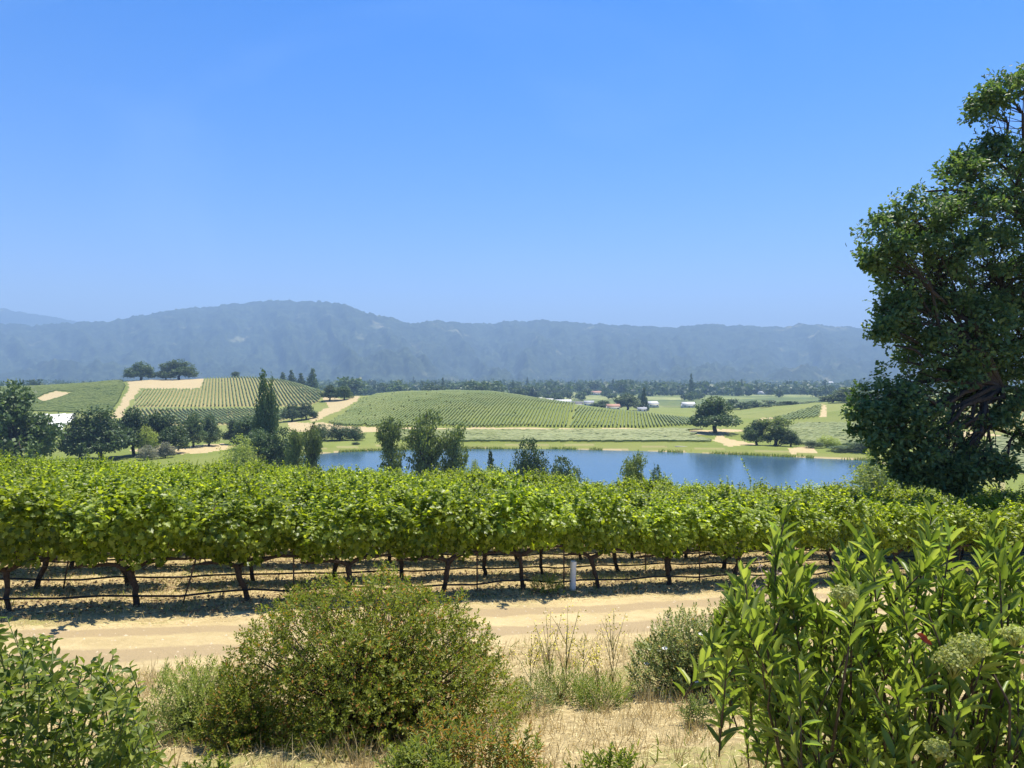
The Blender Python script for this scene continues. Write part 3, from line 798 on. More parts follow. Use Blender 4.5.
TREES = [
 ('oak_tree','oak',0,14,225,391,72,'large oak at the far left edge, bright gaps showing through its crown'),
 ('oak_tree','oak',1,80,262,416,34,'dark oak standing right in front of the white yard corner'),
 ('oak_tree','oak',2,100,265,411,54,'broad dark oak right of the white yard, widest of its row'),
 ('oak_tree','oak',3,133,278,411,34,'slim forked oak with a pale bush beneath its branches'),
 ('shrub','willow',0,146,275,428,18,'yellow green bush under the slim forked oak'),
 ('oak_tree','oak',0,162,285,415,42,'round dark oak behind the two pale grey shrubs'),
 ('oak_tree','oak',1,193,310,416,24,'small oak with a bare visible trunk at the foot of the left hill'),
 ('oak_tree','oak',2,209,320,417,22,'small oak at the right end of the dark row below the left hill'),
 ('shrub','pale_shrub',0,147,262,446,19,'pale grey shrub by the dirt track, nearer the left oaks'),
 ('shrub','pale_shrub',1,165,268,443,18,'pale grey shrub under the round dark oak'),
 ('oak_tree','oak',3,233,330,421,18,'small dark tree left of the tall poplars at the field edge'),
 ('bushy_tree','bushy',0,249,300,418,30,'mid green bushy tree leaning against the left poplar'),
 ('poplar','poplar',0,263,245,377,18,'tallest poplar, dark narrow column above the lake corner'),
 ('poplar','poplar',1,272,246,385,15,'slightly shorter poplar right beside the tallest one'),
 ('oak_tree','shrub',0,284,232,430,40,'dark round tree at the foot of the poplars by the water'),
 ('bushy_tree','shrub',1,258,230,432,40,'dark bush to the left under the poplars'),
 ('shrub','willow',1,241,222,438,34,'yellow green willow bush left of the poplar bases'),
 ('sapling','eucalyptus',0,296,203,432,18,'thin pale sapling in front of the left end of the lake'),
 ('sapling','eucalyptus',1,313,200,427,19,'thin sapling with a dark trunk at the lake corner'),
 ('shrub','shrub',2,322,345,425,20,'dark thicket bush on the far bank, left end'),
 ('shrub','shrub',0,340,348,424,28,'dark thicket bush on the far bank, largest of three'),
 ('shrub','mid_shrub',1,355,345,427,20,'greener thicket bush on the far bank, right end'),
 ('shrub','mid_shrub',0,356,329,443,9,'tiny round bush on the far shore below the thicket'),
 ('oak_tree','oak',1,292,470,405,20,'left oak of the pair between the poplars and the saddle track'),
 ('oak_tree','oak',2,306,475,404,20,'right oak of the pair between the poplars and the saddle track'),
 ('oak_tree','oak',3,330,590,386,17,'left oak on the bare saddle between the two vineyard hills'),
 ('oak_tree','oak',0,344,585,386.5,17,'right oak on the bare saddle between the two vineyard hills'),
 ('conifer','conifer',0,283,900,373,10,'left conifer behind the striped left hill'),
 ('conifer','conifer',1,292,900,371,11,'middle conifer behind the striped left hill'),
 ('conifer','conifer',0,301,905,374,11,'stubby conifer behind the striped left hill'),
 ('conifer','conifer',1,312,910,370,14,'broad conifer standing right of the others behind the left hill'),
 ('oak_tree','oak',1,141,800,363.5,27,'left oak on the bare top of the left hill'),
 ('oak_tree','oak',2,166,805,367.5,17,'small middle oak on the bare top of the left hill'),
 ('oak_tree','oak',0,179,795,361.5,30,'large right oak on the bare top of the left hill'),
 ('shrub','shrub',1,236,830,372,10,'lone dark bush on the crest of the striped left hill'),
 ('eucalyptus','eucalyptus',0,391,189,421,27,'slender lakeside tree, leftmost of the three before the water'),
 ('eucalyptus','eucalyptus',1,427,188,416,36,'broad lakeside tree, middle of the three before the water'),
 ('eucalyptus','eucalyptus',2,454,187,428,24,'dark lakeside tree, rightmost of the three before the water'),
 ('sapling','conifer',0,491,184,453,13,'small pointed conifer sapling against the blue water'),
 ('shrub','willow',2,475,190,462,16,'pale low bush beside the pointed sapling'),
 ('shrub','shrub',2,527,180,442,42,'dark bush before the lake, taller of two'),
 ('shrub','shrub',0,562,178,459,38,'dark low bush before the lake, right of the taller one'),
 ('sapling','eucalyptus',2,637,120,457,25,'yellow green sapling peeking over the vines mid lake'),
 ('sapling','mid_shrub',1,657,118,468,16,'short leafy sapling right of the taller one mid lake'),
 ('oak_tree','oak',3,715,383,399,44,'solitary dark oak on bare soil across the lake'),
 ('willow_tree','bushy',1,757,328,422,26,'grey green willow at the shore, left of the clump'),
 ('willow_tree','eucalyptus',1,776,326,418,34,'tallest willow of the clump on the far shore'),
 ('willow_tree','bushy',2,791,320,432,20,'dark willow at the right end of the clump by the water'),
 ('shrub','mid_shrub',2,812,312,441,20,'low green bush on the right shore beside a pale gap'),
 ('shrub','willow',0,827,314,436,20,'light green bush on the right shore'),
 ('shrub','shrub',1,842,300,446,26,'dark bush at the right corner of the lake'),
 ('shrub','mid_shrub',0,862,296,440,24,'green bush at the right corner of the lake under the oak boughs'),
 ('willow_tree','willow',1,884,150,450,62,'big round light green willow on the near shore by the oak'),
 ('shrub','willow',2,922,152,472,34,'pale loose bush right of the round willow'),
 ('oak_tree','oak',0,833,640,396,22,'dark tree at the left end of the wooded knoll'),
 ('oak_tree','oak',2,846,620,388,32,'big dark tree on the wooded knoll'),
 ('oak_tree','oak',1,862,610,391,30,'dark tree on the wooded knoll beside the oak leaves'),
 ('oak_tree','oak',3,876,600,392,30,'dark tree on the knoll half hidden by oak leaves'),
 ('shrub','shrub',0,836,590,404,18,'dark bush below the wooded knoll'),
 ('shrub','shrub',1,853,585,405,22,'dark bush at the foot of the wooded knoll'),
 ('oak_tree','oak_far' if False else 'bushy',0,628,800,395,26,'bushy tree group hiding the red roofed house'),
 ('bushy_tree','bushy',1,603,790,401,24,'round green tree left of the red roofed house'),
 ('conifer','conifer',1,644,780,389,9,'tall dark conifer at the right end of the houses'),
]
for nm, kind, var, px, Y, top, w, lab in TREES:
    plant_tree(nm, kind, var, px, Y, top, w, lab, 'shrub' if nm == 'shrub' else 'tree')

# dark belt of trees on the right of the valley
rng = np.random.default_rng(5)
for i in range(18):
    px = 728 + i*6.2 + rng.uniform(-2, 2)
    plant_tree('belt_tree', 'far', int(rng.integers(0, 3)), px, rng.uniform(720, 800), 403 + rng.uniform(-4, 3) + (2 if px > 790 else 0), rng.uniform(13, 20),
               'dark tree in the belt behind the solitary oak', 'tree', 'trees of the dark belt behind the solitary oak', False)
# trees on the valley floor
belts = [(-40, 130, 1150, 382, 6), (0, 125, 1500, 374, 5), (120, 330, 1300, 379, 5), (350, 530, 1250, 388, 9), (520, 700, 1250, 393, 4.2), (340, 700, 1700, 386, 7),
         (700, 850, 1500, 390, 6), (0, 850, 2300, 381, 5), (330, 880, 2900, 379.5, 3.2)]
cnt = [44, 24, 14, 44, 46, 44, 20, 34, 28]
for (x0, x1, Y0, top, hpx), n in zip(belts, cnt):
    cl = rng.uniform(x0, x1, max(4, n//4))
    for i in range(n):
        px = float(np.clip(cl[rng.integers(0, len(cl))] + rng.normal(0, 9), x0, x1)); Y = Y0*rng.uniform(.85, 1.2)
        X = (px-512)/F*Y; z = gz(X, Y); H = hpx/F*Y0*rng.uniform(.8, 2.0)
        o = link('valley_tree', proto('conifer' if rng.random() < .12 else ('far' if rng.random() < .6 else 'far_mid'), int(rng.integers(0, 3)))[1], None, (X, Y, z))
        W = H*rng.uniform(.9, 1.5)
        if o.data == PROTO.get(('conifer', 0), (0, 0))[1] or o.data == PROTO.get(('conifer', 1), (0, 0))[1]: W = H*.45; H *= 1.35
        o.scale = (W/EXT[o.data.name][0], W/EXT[o.data.name][0], H/EXT[o.data.name][1]); o.rotation_euler = (0, 0, rng.uniform(0, 6.28))
        tag(o, 'small hazy tree on the flat valley floor', 'tree', 'trees scattered over the valley floor')
# far wooded plain: one mass of crowns
n = 6500
ang = np.radians(rng.uniform(-40, 34, n)); R = 1500*np.exp(rng.uniform(0, 1, n)*math.log(3700/1500.))
X = np.sin(ang)*R; Y = np.cos(ang)*R
keep = fbm(X/200, Y/200, 3, 15) > .545
X, Y = X[keep], Y[keep]; Z = terrain(X, Y)
n = len(X); k = 26
H = rng.uniform(8, 24, n)
idx = np.repeat(np.arange(n), k)
d = rand_dir(n*k, rng)
pos = np.stack([X[idx], Y[idx], Z[idx]+H[idx]*.55], 1) + d*np.stack([H[idx]*.55, H[idx]*.55, H[idx]*.45], 1)
me = leaf_mesh('distant_woods', pos, rand_dir(n*k, rng), unit(d + np.array([0, 0, .4])), H[idx]*.5, H[idx]*.42, T_QUAD, M_TREEM)
tag(link('distant_woods', me), 'hazy woods spread over the valley in front of the mountains', 'woods', None, 'stuff')

# ------------------------------------------------------------------ valley houses
M_WALLS = {'cream': plain_mat('cream_wall', (.62, .58, .50), .8, .08, .5), 'white': plain_mat('white_wall', (.60, .59, .56), .8, .05, .5), 'grey': plain_mat('grey_wall', (.42, .42, .40), .8, .1, .5)}
M_ROOFS = {'red': plain_mat('red_roof', (.36, .20, .14), .8, .15, 1), 'pale': plain_mat('pale_roof', (.52, .52, .52), .6, .08, 1), 'grey': plain_mat('grey_roof', (.30, .31, .33), .7, .12, 1), 'dark': plain_mat('dark_roof', (.10, .10, .11), .7, .15, 1)}
M_GLASS = plain_mat('window_glass', (.03, .04, .05), .15, .2, 1, 0, .6)
M_DOOR = plain_mat('door_paint', (.12, .07, .05), .6, .2, 2)
def house(px, Y, w, d, h, rz, wall, roof, label, pitch=.35):
    X = (px-512)/F*Y; z = gz(X, Y)
    r = empty('house', (X, Y, z), rz); tag(r, label, 'house', 'houses in the valley')
    rh = d/2*pitch*1.6
    mb = MB(); mb.box((0, 0, h/2-.5), (w, d, h+1)); 
    for sx in (-1, 1):
        x = sx*(w/2-.01); x2 = sx*(w/2-.2)
        mb.add([(x, -d/2+.02, h), (x, d/2-.02, h), (x, 0, h+rh-.05), (x2, -d/2+.02, h), (x2, d/2-.02, h), (x2, 0, h+rh-.05)], [(0, 1, 2), (5, 4, 3), (0, 2, 5, 3), (1, 4, 5, 2), (0, 3, 4, 1)])
    link('wall', mb.mesh('wall', M_WALLS[wall]), r)
    mb = MB(); o = .5; t = .25
    for sy in (-1, 1):
        e = sy*(d/2+o); ez = h - o*rh/(d/2)
        mb.add([(-w/2-o, e, ez+.03), (w/2+o, e, ez+.03), (w/2+o, 0, h+rh+.03), (-w/2-o, 0, h+rh+.03), (-w/2-o, e, ez+t), (w/2+o, e, ez+t), (w/2+o, 0, h+rh+t), (-w/2-o, 0, h+rh+t)],
               [(0, 1, 2, 3), (7, 6, 5, 4), (0, 4, 5, 1), (2, 6, 7, 3), (1, 5, 6, 2), (3, 7, 4, 0)])
    rf = link('roof', mb.mesh('roof', M_ROOFS[roof]), r)
    if roof in ('red', 'grey'):
        mb = MB(); mb.box((w*.25, d*.12, h+rh+.3), (.9, .9, 1.8)); mb.box((w*.25, d*.12, h+rh+1.25), (1.1, 1.1, .12)); link('chimney', mb.mesh('chimney', M_WALLS[wall]), rf)
    nw = max(2, int(w//4))
    for i in range(nw):
        x = -w/2 + (i+.5)*w/nw
        if i == nw//2:
            mb = MB(); mb.box((x, -d/2-.03, 1.05), (1.1, .1, 2.1)); dr = link('door', mb.mesh('door', M_DOOR), r)
            mb = MB(); mb.box((x+.4, -d/2-.12, 1.0), (.12, .08, .05)); link('handle', mb.mesh('handle', M_STEEL), dr); continue
        mb = MB(); mb.box((x, -d/2-.03, h*.55), (1.6, .1, 1.3)); link('window', mb.mesh('window', M_GLASS), r)
HOUSES = [
 (536,1010,15,9,6.5,.2,'white','pale','small white house with a pale roof, leftmost of the farm houses'),
 (548,1000,14,8,6.0,-.3,'white','pale','pale house just right of the leftmost farm house'),
 (563,930,20,9,5.6,.1,'grey','pale','long low house with a pale grey roof'),
 (577,900,13,8,4.8,.15,'white','dark','low white shed with a dark roof'),
 (589,930,12,8,5.5,-.2,'white','grey','small white house with a grey roof right of the dark roofed shed'),
 (613,760,13,8,4.2,.1,'cream','red','cream house with a faded red roof between two bushy trees'),
 (652,900,14,9,5,.4,'cream','pale','cream house to the right of the tall dark conifer'),
 (642,770,9,6,2.6,.0,'white','grey','low white shed at the foot of the tall conifer'),
 (688,880,15,9,4.0,.1,'white','pale','white farm building left of the solitary oak'),
 (518,1250,12,8,4.5,.3,'white','pale','tiny white house far left of the farm houses'),
 (596,1600,22,12,5,.1,'cream','red','cream house far back on the valley floor'),
 (748,1750,30,14,6,.05,'cream','pale','long cream winery building behind the dark belt of trees'),
 (762,1650,16,10,5,.2,'white','grey','white house right of the long cream building'),
 (660,1900,20,12,5,.2,'white','pale','white house alone at the back of the valley'),
 (825,3400,70,22,9,.02,'cream','pale','long pale building at the foot of the mountains'),
]
for hh in HOUSES: house(*hh)

# small raft by the far shore
M_WOOD = plain_mat('grey_wood', (.42, .38, .32), .8, .2, 3); M_DARK = plain_mat('dark_metal', (.02, .02, .022), .6, .2, 3)
Xr, Yr = (681-512)/F*322, 322.0
r = empty('pump_raft', (Xr, Yr, LAKE_Z), .05); tag(r, 'small black pump raft at the far shoreline with a pale deck', 'raft')
mb = MB(); mb.box((0, 0, .65), (4.2, 1.9, 1.3)); link('float', mb.mesh('float', M_DARK), r)
mb = MB(); [mb.box((0, -.95+i*.38, 1.38), (5.2, .34, .12)) for i in range(6)]; link('deck', mb.mesh('deck', M_WOOD), r)
mb = MB(); mb.tube([(-2.3, 0, .9), (-4.5, .6, 1.1), (-6.5, 1.6, 1.3)], .12, 6); link('hose', mb.mesh('hose', M_DARK), r)

# ------------------------------------------------------------------ near vineyard
def vine_foliage(seed):
    rng = np.random.default_rng(900 + seed)
    n = 2300
    # shoots rising from the cordon, leaves on the outside
    t = rng.uniform(-1.0, 1.0, n)
    endf = np.abs(t)**2.2
    bump = .82 + .3*fbm(t*1.3 + seed*7, t*0 + seed, 2, 13 + seed)
    h = rng.beta(1.25, 1.05, n)
    side_ = rng.choice([-1, 1], n)
    prof = (.17 + .46*smooth(.05, .62, h) - .10*smooth(.7, 1, h)) * bump * (1.10 - .5*endf)
    w = side_*prof*rng.uniform(.05, 1.0, n)**.5
    top = 1.80 - .30*endf + .26*(fbm(t*2.2 + seed*3, t*0, 2, 19 + seed) - .5)*2
    low = .62 + .26*(fbm(t*2.6 + seed*5, t*0, 2, 29 + seed)) + .10*endf
    z = low + (top-low)*h
    crownf = smooth(.62, 1.0, h); w *= 1 - .40*crownf
    pos = np.stack([t, w, z], 1)
    nrm = unit(np.stack([rng.normal(0, .6, n), side_*(.8 - .65*crownf) + rng.normal(0, .5, n), .55 + 1.0*crownf + rng.normal(0, .55, n)], 1))
    ax = unit(np.stack([rng.normal(0, .7, n), side_*.5 + rng.normal(0, .45, n), (-.75 + rng.normal(0, .45, n))*(1 - .85*smooth(.4, .85, h))], 1))
    ln = rng.uniform(.055, .11, n)
    P = [pos]; A = [ax]; Nn = [nrm]; L = [ln]
    # upright shoot tips
    for k in range(58):
        x0 = rng.normal(0, .48); x0 = float(np.clip(x0, -.95, .95)); y0 = rng.normal(0, .24); z0 = rng.uniform(1.30, 1.72) - .25*abs(x0)**2.2
        hh = rng.uniform(.25, .50) if k < 46 else rng.uniform(.45, .80); m_ = int(7 + hh*26)
        s_ = np.linspace(0, 1, m_); lean = np.array((rng.normal(0, .35), y0*1.1 + rng.normal(0, .3)))
        P.append(np.stack([x0 + lean[0]*s_**1.4*hh, y0 + lean[1]*s_**1.4*hh, z0 + s_*hh*(1 - .18*s_)], 1) + rng.normal(0, .018, (m_, 3)))
        an = rng.uniform(0, 6.28) + np.arange(m_)*2.7
        A.append(np.stack([np.cos(an), np.sin(an), .05 + rng.normal(0, .35, m_)], 1)); Nn.append(np.stack([.15*np.cos(an), .15*np.sin(an), .8 + 0*an], 1) + rng.normal(0, .45, (m_, 3)))
        L.append((.115 - .065*s_)*rng.uniform(.75, 1.2, m_))
    P = np.concatenate(P); A = np.concatenate(A); Nn = np.concatenate(Nn); L = np.concatenate(L)
    return leaf_mesh('foliage', P, A, Nn, L, L*rng.uniform(.85, 1.1, len(L)), T_VINE, M_VINE)
def vine_trunk(seed):
    rng = np.random.default_rng(950 + seed); mb = MB()
    hgt = .66 + rng.uniform(-.03, .05); lean = rng.normal(0, .09)
    t = np.linspace(0, 1, 8); kink = np.cumsum(rng.normal(0, .018, (8, 2)), 0)
    pts = np.stack([lean*t + kink[:, 0] - kink[0, 0], kink[:, 1] - kink[0, 1], -.12 + (hgt+.12)*t], 1)
    rad = np.array([.072, .055, .047, .043, .045, .048, .054, .046])*rng.uniform(.8, 1.15)*(1 + rng.normal(0, .08, 8))
    mb.tube(pts, rad, 8); m2 = MB(); top_mb = mb; mb = m2
    for sx in (-1, 1):
        q = np.linspace(0, 1, 8)
        e = np.stack([pts[-1, 0] + sx*q*(.9 - sx*pts[-1, 0]), pts[-1, 1] + rng.normal(0, .012, 8), pts[-1, 2] - .03 + .12*np.sin(np.minimum(q*2.2, 1)*1.57) + rng.normal(0, .012, 8)], 1)
        mb.tube(e, np.linspace(.046, .02, 8)*(1 + rng.normal(0, .12, 8)), 7)
        for k in range(6):
            b0 = e[1 + k]; mb.tube([b0, b0 + np.array([rng.normal(0, .03), rng.normal(0, .05), .12]), b0 + np.array([rng.normal(0, .08), rng.normal(0, .12), .45])], [.011, .008, .006], 5)
    return top_mb.mesh('trunk', M_VBARK, True), m2.mesh('cordon', M_VBARK, True)
VF = [vine_foliage(i) for i in range(7)]; VT = [vine_trunk(i) for i in range(8)]
OAK_XY = (23.5, 31.0)
cand = []
crest = lambda u: np.interp(512 + F*u, [-100, 0, 250, 500, 740, 1000, 1150], [48, 46, 43, 38, 35, 33, 33])
ROWS = 15; RSP = 2.3; VSP = 1.8
for k in range(ROWS):
    s = ROW0 + k*RSP
    for i in range(-30, 45):
        t = -2.88 + i*VSP + (0 if k == 0 else RNG.uniform(-.3, .3))
        X, Y = RN*s + RD*t
        if Y < 4: continue
        u = X/Y
        if abs(u) > .80 or Y > crest(u): continue
        if math.hypot(X-OAK_XY[0], Y-OAK_XY[1]) < 1.6: continue
        cand.append((k, i, X, Y))
cand.sort(key=lambda c: (c[0] if c[0] < 3 else 3, math.hypot(c[2], c[3])))
indiv, rest = cand[:300], cand[300:]
vz = terrain(np.array([c[2] for c in cand]), np.array([c[3] for c in cand]))
angR = math.atan2(RD[1], RD[0])
ORD = ['first', 'second', 'third', 'fourth', 'fifth', 'sixth', 'seventh', 'eighth', 'ninth', 'tenth', 'eleventh', 'twelfth', 'thirteenth', 'fourteenth', 'fifteenth',
       'sixteenth', 'seventeenth', 'eighteenth', 'nineteenth', 'twentieth', 'twenty-first', 'twenty-second', 'twenty-third', 'twenty-fourth', 'twenty-fifth', 'twenty-sixth', 'twenty-seventh', 'twenty-eighth', 'twenty-ninth', 'thirtieth']
ranks = {}
for k in range(3):
    inn = sorted(c[1] for c in cand if c[0] == k and abs(c[2]/c[3]) < .70)
    for q, i in enumerate(inn): ranks[(k, i)] = q
for n_, (k, i, X, Y) in enumerate(indiv):
    r = empty('grapevine', (X, Y, vz[n_]), angR + (math.pi if RNG.random() < .5 else 0) + RNG.normal(0, .03))
    sc = RNG.uniform(.9, 1.1); r.scale = (RNG.uniform(.94, 1.06), RNG.uniform(.85, 1.2), sc)
    tk = link('trunk', VT[(n_*5 + k) % 8][0], r); link('cordon', VT[(n_*5 + k) % 8][1], tk); link('foliage', VF[(n_*3 + k) % 7], r)
    if k < 3:
        nm = ('front row', 'second row', 'third row')[k]
        q = ranks.get((k, i))
        lab = f'leafy grapevine, {ORD[q]} from the left in the {nm}' if q is not None and q < 30 else f'grapevine in the {nm} just past the edge of the view'
    else:
        lab = 'grapevine in the rows further back, only sunlit shoot tips showing'
    tag(r, lab, 'grapevine', f'grapevines of the {nm}' if k < 3 else 'grapevines of the rows further back')
if rest:
    mb = MB(); me0 = VF
    cache = []
    for f_ in VF[:3]:
        v = np.empty(len(f_.vertices)*3, np.float32); f_.vertices.foreach_get('co', v)
        l = np.empty(len(f_.loops), np.int32); f_.loops.foreach_get('vertex_index', l)
        s_ = np.empty(len(f_.polygons), np.int32); f_.polygons.foreach_get('loop_start', s_)
        cache.append((v.reshape(-1, 3), l, s_))
    ca, sa = math.cos(angR), math.sin(angR)
    for n_, (k, i, X, Y) in enumerate(rest):
        v, l, s_ = cache[n_ % 3]
        V = np.stack([v[:, 0]*ca - v[:, 1]*sa + X, v[:, 0]*sa + v[:, 1]*ca + Y, v[:, 2]*(1 + .08*math.sin(n_*2.3)) + vz[300+n_]], 1)
        mb.add_np(V, l, s_)
    tag(link('back_grapevines', mb.mesh('back_grapevines', M_VINE)), 'bright carpet of grapevine tops along the far brow of the near vineyard', 'grapevines', None, 'stuff')

# drip hoses, stakes, sleeve
def row_pt(k, t, h=0.0):
    X, Y = RN*(ROW0 + k*RSP) + RD*t; return (X, Y, gz(X, Y) + h)
rown = ['front', 'second', 'third', 'fourth']
for k in range(4):
    ts = np.arange(-16, 34, .6)
    P = np.array([RN*(ROW0 + k*RSP - .10) + RD*t for t in ts]); Z = terrain(P[:, 0], P[:, 1])
    sag = .20 + .025*np.sin(ts*3.49 + k) + .01*np.sin(ts*1.3)
    mb = MB(); mb.tube(np.column_stack([P, Z + sag]), .019, 6)
    tag(link('drip_hose', mb.mesh('drip_hose', M_HOSE, True)), f'black drip hose strung low along the {rown[k]} vine row', 'hose', 'drip hoses under the vine rows')
def stake(k, t, label, lean=0.0, h=1.7, r=.016):
    X, Y, z = row_pt(k, t)
    e = empty('trellis_stake', (X, Y, z), angR); tag(e, label, 'stake', 'metal stakes along the vine rows')
    mb = MB(); mb.tube([(0, 0, -.2), (lean*h*.5, 0, h*.5), (lean*h, 0, h)], r, 6); link('rod', mb.mesh('rod', M_STEEL), e)
    mb = MB(); mb.box((lean*.66, -.02, .66), (.05, .05, .035)); link('clip', mb.mesh('clip', M_STEEL), e)
def t_for_px(px, k=0):
    u = (px-512)/F; s = ROW0 + k*RSP; Y = s/(u*RN[0] + RN[1]); return u*Y*RD[0] + Y*RD[1]
for px, k, lean, lab in [(293,0,0,'thin dark stake left of the big round bush'),(564,0,0,'dark stake touching the white sleeve'),(178,0,.35,'slanted stake propping a leaning vine on the left'),
                         (477,0,0,'thin stake right above the round bush'),(520,1,0,'second row stake seen left of the white sleeve'),(700,0,0,'thin stake by the front row left of the toyon'),
                         (646,1,0,'second row stake right of the white sleeve'),(60,1,.2,'leaning thin stake between the two leftmost trunks'),(845,0,0,'stake in the oak shade behind the toyon shoots'),(960,0,.05,'stake deep in the oak shade on the right')]:
    stake(k, t_for_px(px, k), lab, lean)
X, Y, z = row_pt(0, t_for_px(570) , 0)
mb = MB(); w = .05
prof = [(-w, -w), (w, -w), (w, w), (-w, w)]
Vb = []
for zz in (0, .02, .25, .55, .63):
    q = 1 + .06*math.sin(zz*20)
    for x, y in prof: Vb.append((x*q, y*q, zz))
fc = [(i*4+j, i*4+(j+1) % 4, (i+1)*4+(j+1) % 4, (i+1)*4+j) for i in range(4) for j in range(4)]
mb.add(Vb, fc)
mb.add([(x*.9, y*.9, zz) for zz in (.63, .03) for x, y in prof], [(j, (j+1) % 4, 4+(j+1) % 4, 4+j) for j in range(4)] + [(0, 1, 2, 3)][:0])
o = tag(link('vine_guard', mb.mesh('vine_guard', M_SLEEVE), None, (X - RN[0]*.12, Y - RN[1]*.12, z)), 'white plastic guard sleeve at the foot of a front row vine', 'vine guard')
o.rotation_euler = (0.02, .03, angR)
# trellis wires of the two front rows
for k in range(2):
    ts = np.arange(-16, 34, 1.2); P = np.array([RN*(ROW0 + k*RSP) + RD*t for t in ts]); Z = terrain(P[:, 0], P[:, 1])
    mb = MB(); mb.tube(np.column_stack([P, Z + .70]), .004, 4)
    tag(link('trellis_wire', mb.mesh('trellis_wire', M_STEEL)), f'thin cordon wire along the {rown[k]} vine row', 'wire', 'trellis wires')

# ------------------------------------------------------------------ big oak on the right
rng = np.random.default_rng(77)
OX, OY = OAK_XY; OZ = gz(OX, OY)
ob = [ # px, py, radius px, depth offset, density
 (1008,98,26,0,.8),(985,106,18,-.5,.7),(1034,82,20,0,.8),(990,128,12,0,.6),(985,152,16,0,.8),
 (1010,195,56,0,1),(955,205,46,-1,1),(915,222,36,-1.5,1),(882,238,23,-2,1),(935,265,50,-1,1),(995,275,62,0,1),(900,280,26,-1.5,.9),
 (915,315,32,-1.5,1),(892,312,18,-2,.8),(950,335,52,-1,1),(1005,345,55,0,1),(908,362,27,-2,.8),(885,398,27,-2.5,.9),(868,420,20,-3,.9),(908,412,32,-2.5,.9),(950,398,40,-1.5,.55),
 (1000,380,28,-.5,.5),(1014,405,22,-2,.5),(1000,425,14,-2.5,.4),(1022,436,14,-2.5,.4),(886,442,19,-3,.8),(917,455,22,-3,.55),(945,442,24,-2.5,.38),(962,470,20,-3,.8),(985,462,18,-3,.8),(975,440,16,-2,.35),(958,486,9,-3,.8),(872,262,8,-2,.6),(880,330,9,-2,.6),(925,192,14,-1,.6),(962,166,16,0,.6),(893,345,10,-2,.6),(905,474,9,-3,.6),(935,476,10,-3,.6),(1005,470,9,-3,.6),
 (1082,105,46,1,1),(1070,200,75,1,1),(1060,300,75,1,1),(1066,350,36,1,.6),(1140,160,80,3,1),(1140,280,90,3,1),(1130,370,50,2,1),(1190,220,90,2,1),(1150,70,60,2,1),(1200,330,70,1,.9)]
lob = []; dens = []
for px, py, rp, dz, dn in ob:
    Y = OY - 2.5 + dz*1.1; X = (px-512)/F*Y; z = (HY-py)/F*Y; R = rp/F*Y
    lob.append((X, Y, z, R, min(R*1.25, R+.6), R)); dens.append(dn)
mb = MB()
tb = limb(mb, (OX, OY, OZ-.6), (OX+.3, OY-.3, OZ+4.6), .62, .48, rng, .02, 6, 12)
tips = []
top1 = tb[-1]
LM = [MB() for _ in range(6)]
mains = [limb(LM[0], top1, (OX-3.0, OY-2, OZ+8.0), .34, .2, rng, .05, 6, 9), limb(LM[1], top1, (OX-5.5, OY-3.5, OZ+5.4), .32, .16, rng, .05, 7, 9), limb(LM[2], top1, (OX-1.2, OY-1.5, OZ+11.5), .32, .16, rng, .05, 7, 9),
         limb(LM[3], top1, (OX+3, OY+1, OZ+9), .32, .16, rng, .05, 6, 9), limb(LM[4], top1, (OX+1.5, OY+2, OZ+6), .25, .12, rng, .05, 6, 8), limb(LM[5], tb[-1], (OX-6.0, OY-4.5, OZ+6.2), .2, .11, rng, .06, 7, 8)]
mp_ = np.concatenate([m_[2:] for m_ in mains])
allL = []
for l, dn in zip(lob, dens):
    c = np.array(l[:3]); R = np.array(l[3:])
    j = np.argmin(np.linalg.norm(mp_ - c - np.array([.8, 0, -.6]), axis=1))
    bl = limb(mb, mp_[j], c, .085 + .02*R[0], .035, rng, .06, 6, 6)
    ncl = int(52*R[0]*R[2]*dn) + 22
    d = rand_dir(ncl, rng); rad = rng.uniform(.25, 1, ncl)**.55
    cc = c + d*R*rad[:, None]*1.02
    gap = fbm(cc[:, 0]/.95 + cc[:, 1]*.55 + 40, cc[:, 2]/.85 + cc[:, 1]*.3, 2, 717) > .44
    cc, d = cc[gap], d[gap]; ncl = len(cc)
    for q in range(0, ncl, 2):
        limb(mb, bl[rng.integers(3, 7)], cc[q], .02, .007, rng, .07, 3, 4)
    allL.append((cc, d))
cc = np.concatenate([a[0] for a in allL]); dd = np.concatenate([a[1] for a in allL])
nl = 30; idx = np.repeat(np.arange(len(cc)), nl)
csz = rng.uniform(.15, .33, len(cc))
off = rng.normal(0, .55, (len(idx), 3))*csz[idx][:, None]; off[:, 2] *= .7
nrm = unit(np.array([0, 0, .8]) + dd[idx]*.5 + rng.normal(0, .55, (len(idx), 3)))
ax = unit(unit(off)*.8 + rng.normal(0, .6, (len(idx), 3)))
ln = rng.uniform(.12, .22, len(idx))
oak = empty('oak_tree', (0, 0, 0)); oak.location = (OX, OY, OZ)
tag(oak, 'huge dark green oak leaning in from the right, lobed leaves, boughs hanging to the vines', 'tree')
tr = link('trunk', mb.mesh('trunk', M_BARK, True), oak, (-OX, -OY, -OZ))
for q in LM: link('limb', q.mesh('limb', M_BARK, True), tr)
link('crown', leaf_mesh('crown', cc[idx] + off, ax, nrm, ln, ln*.75, T_OAK, M_OAKL), oak, (-OX, -OY, -OZ))
print('oak leaves', len(idx))

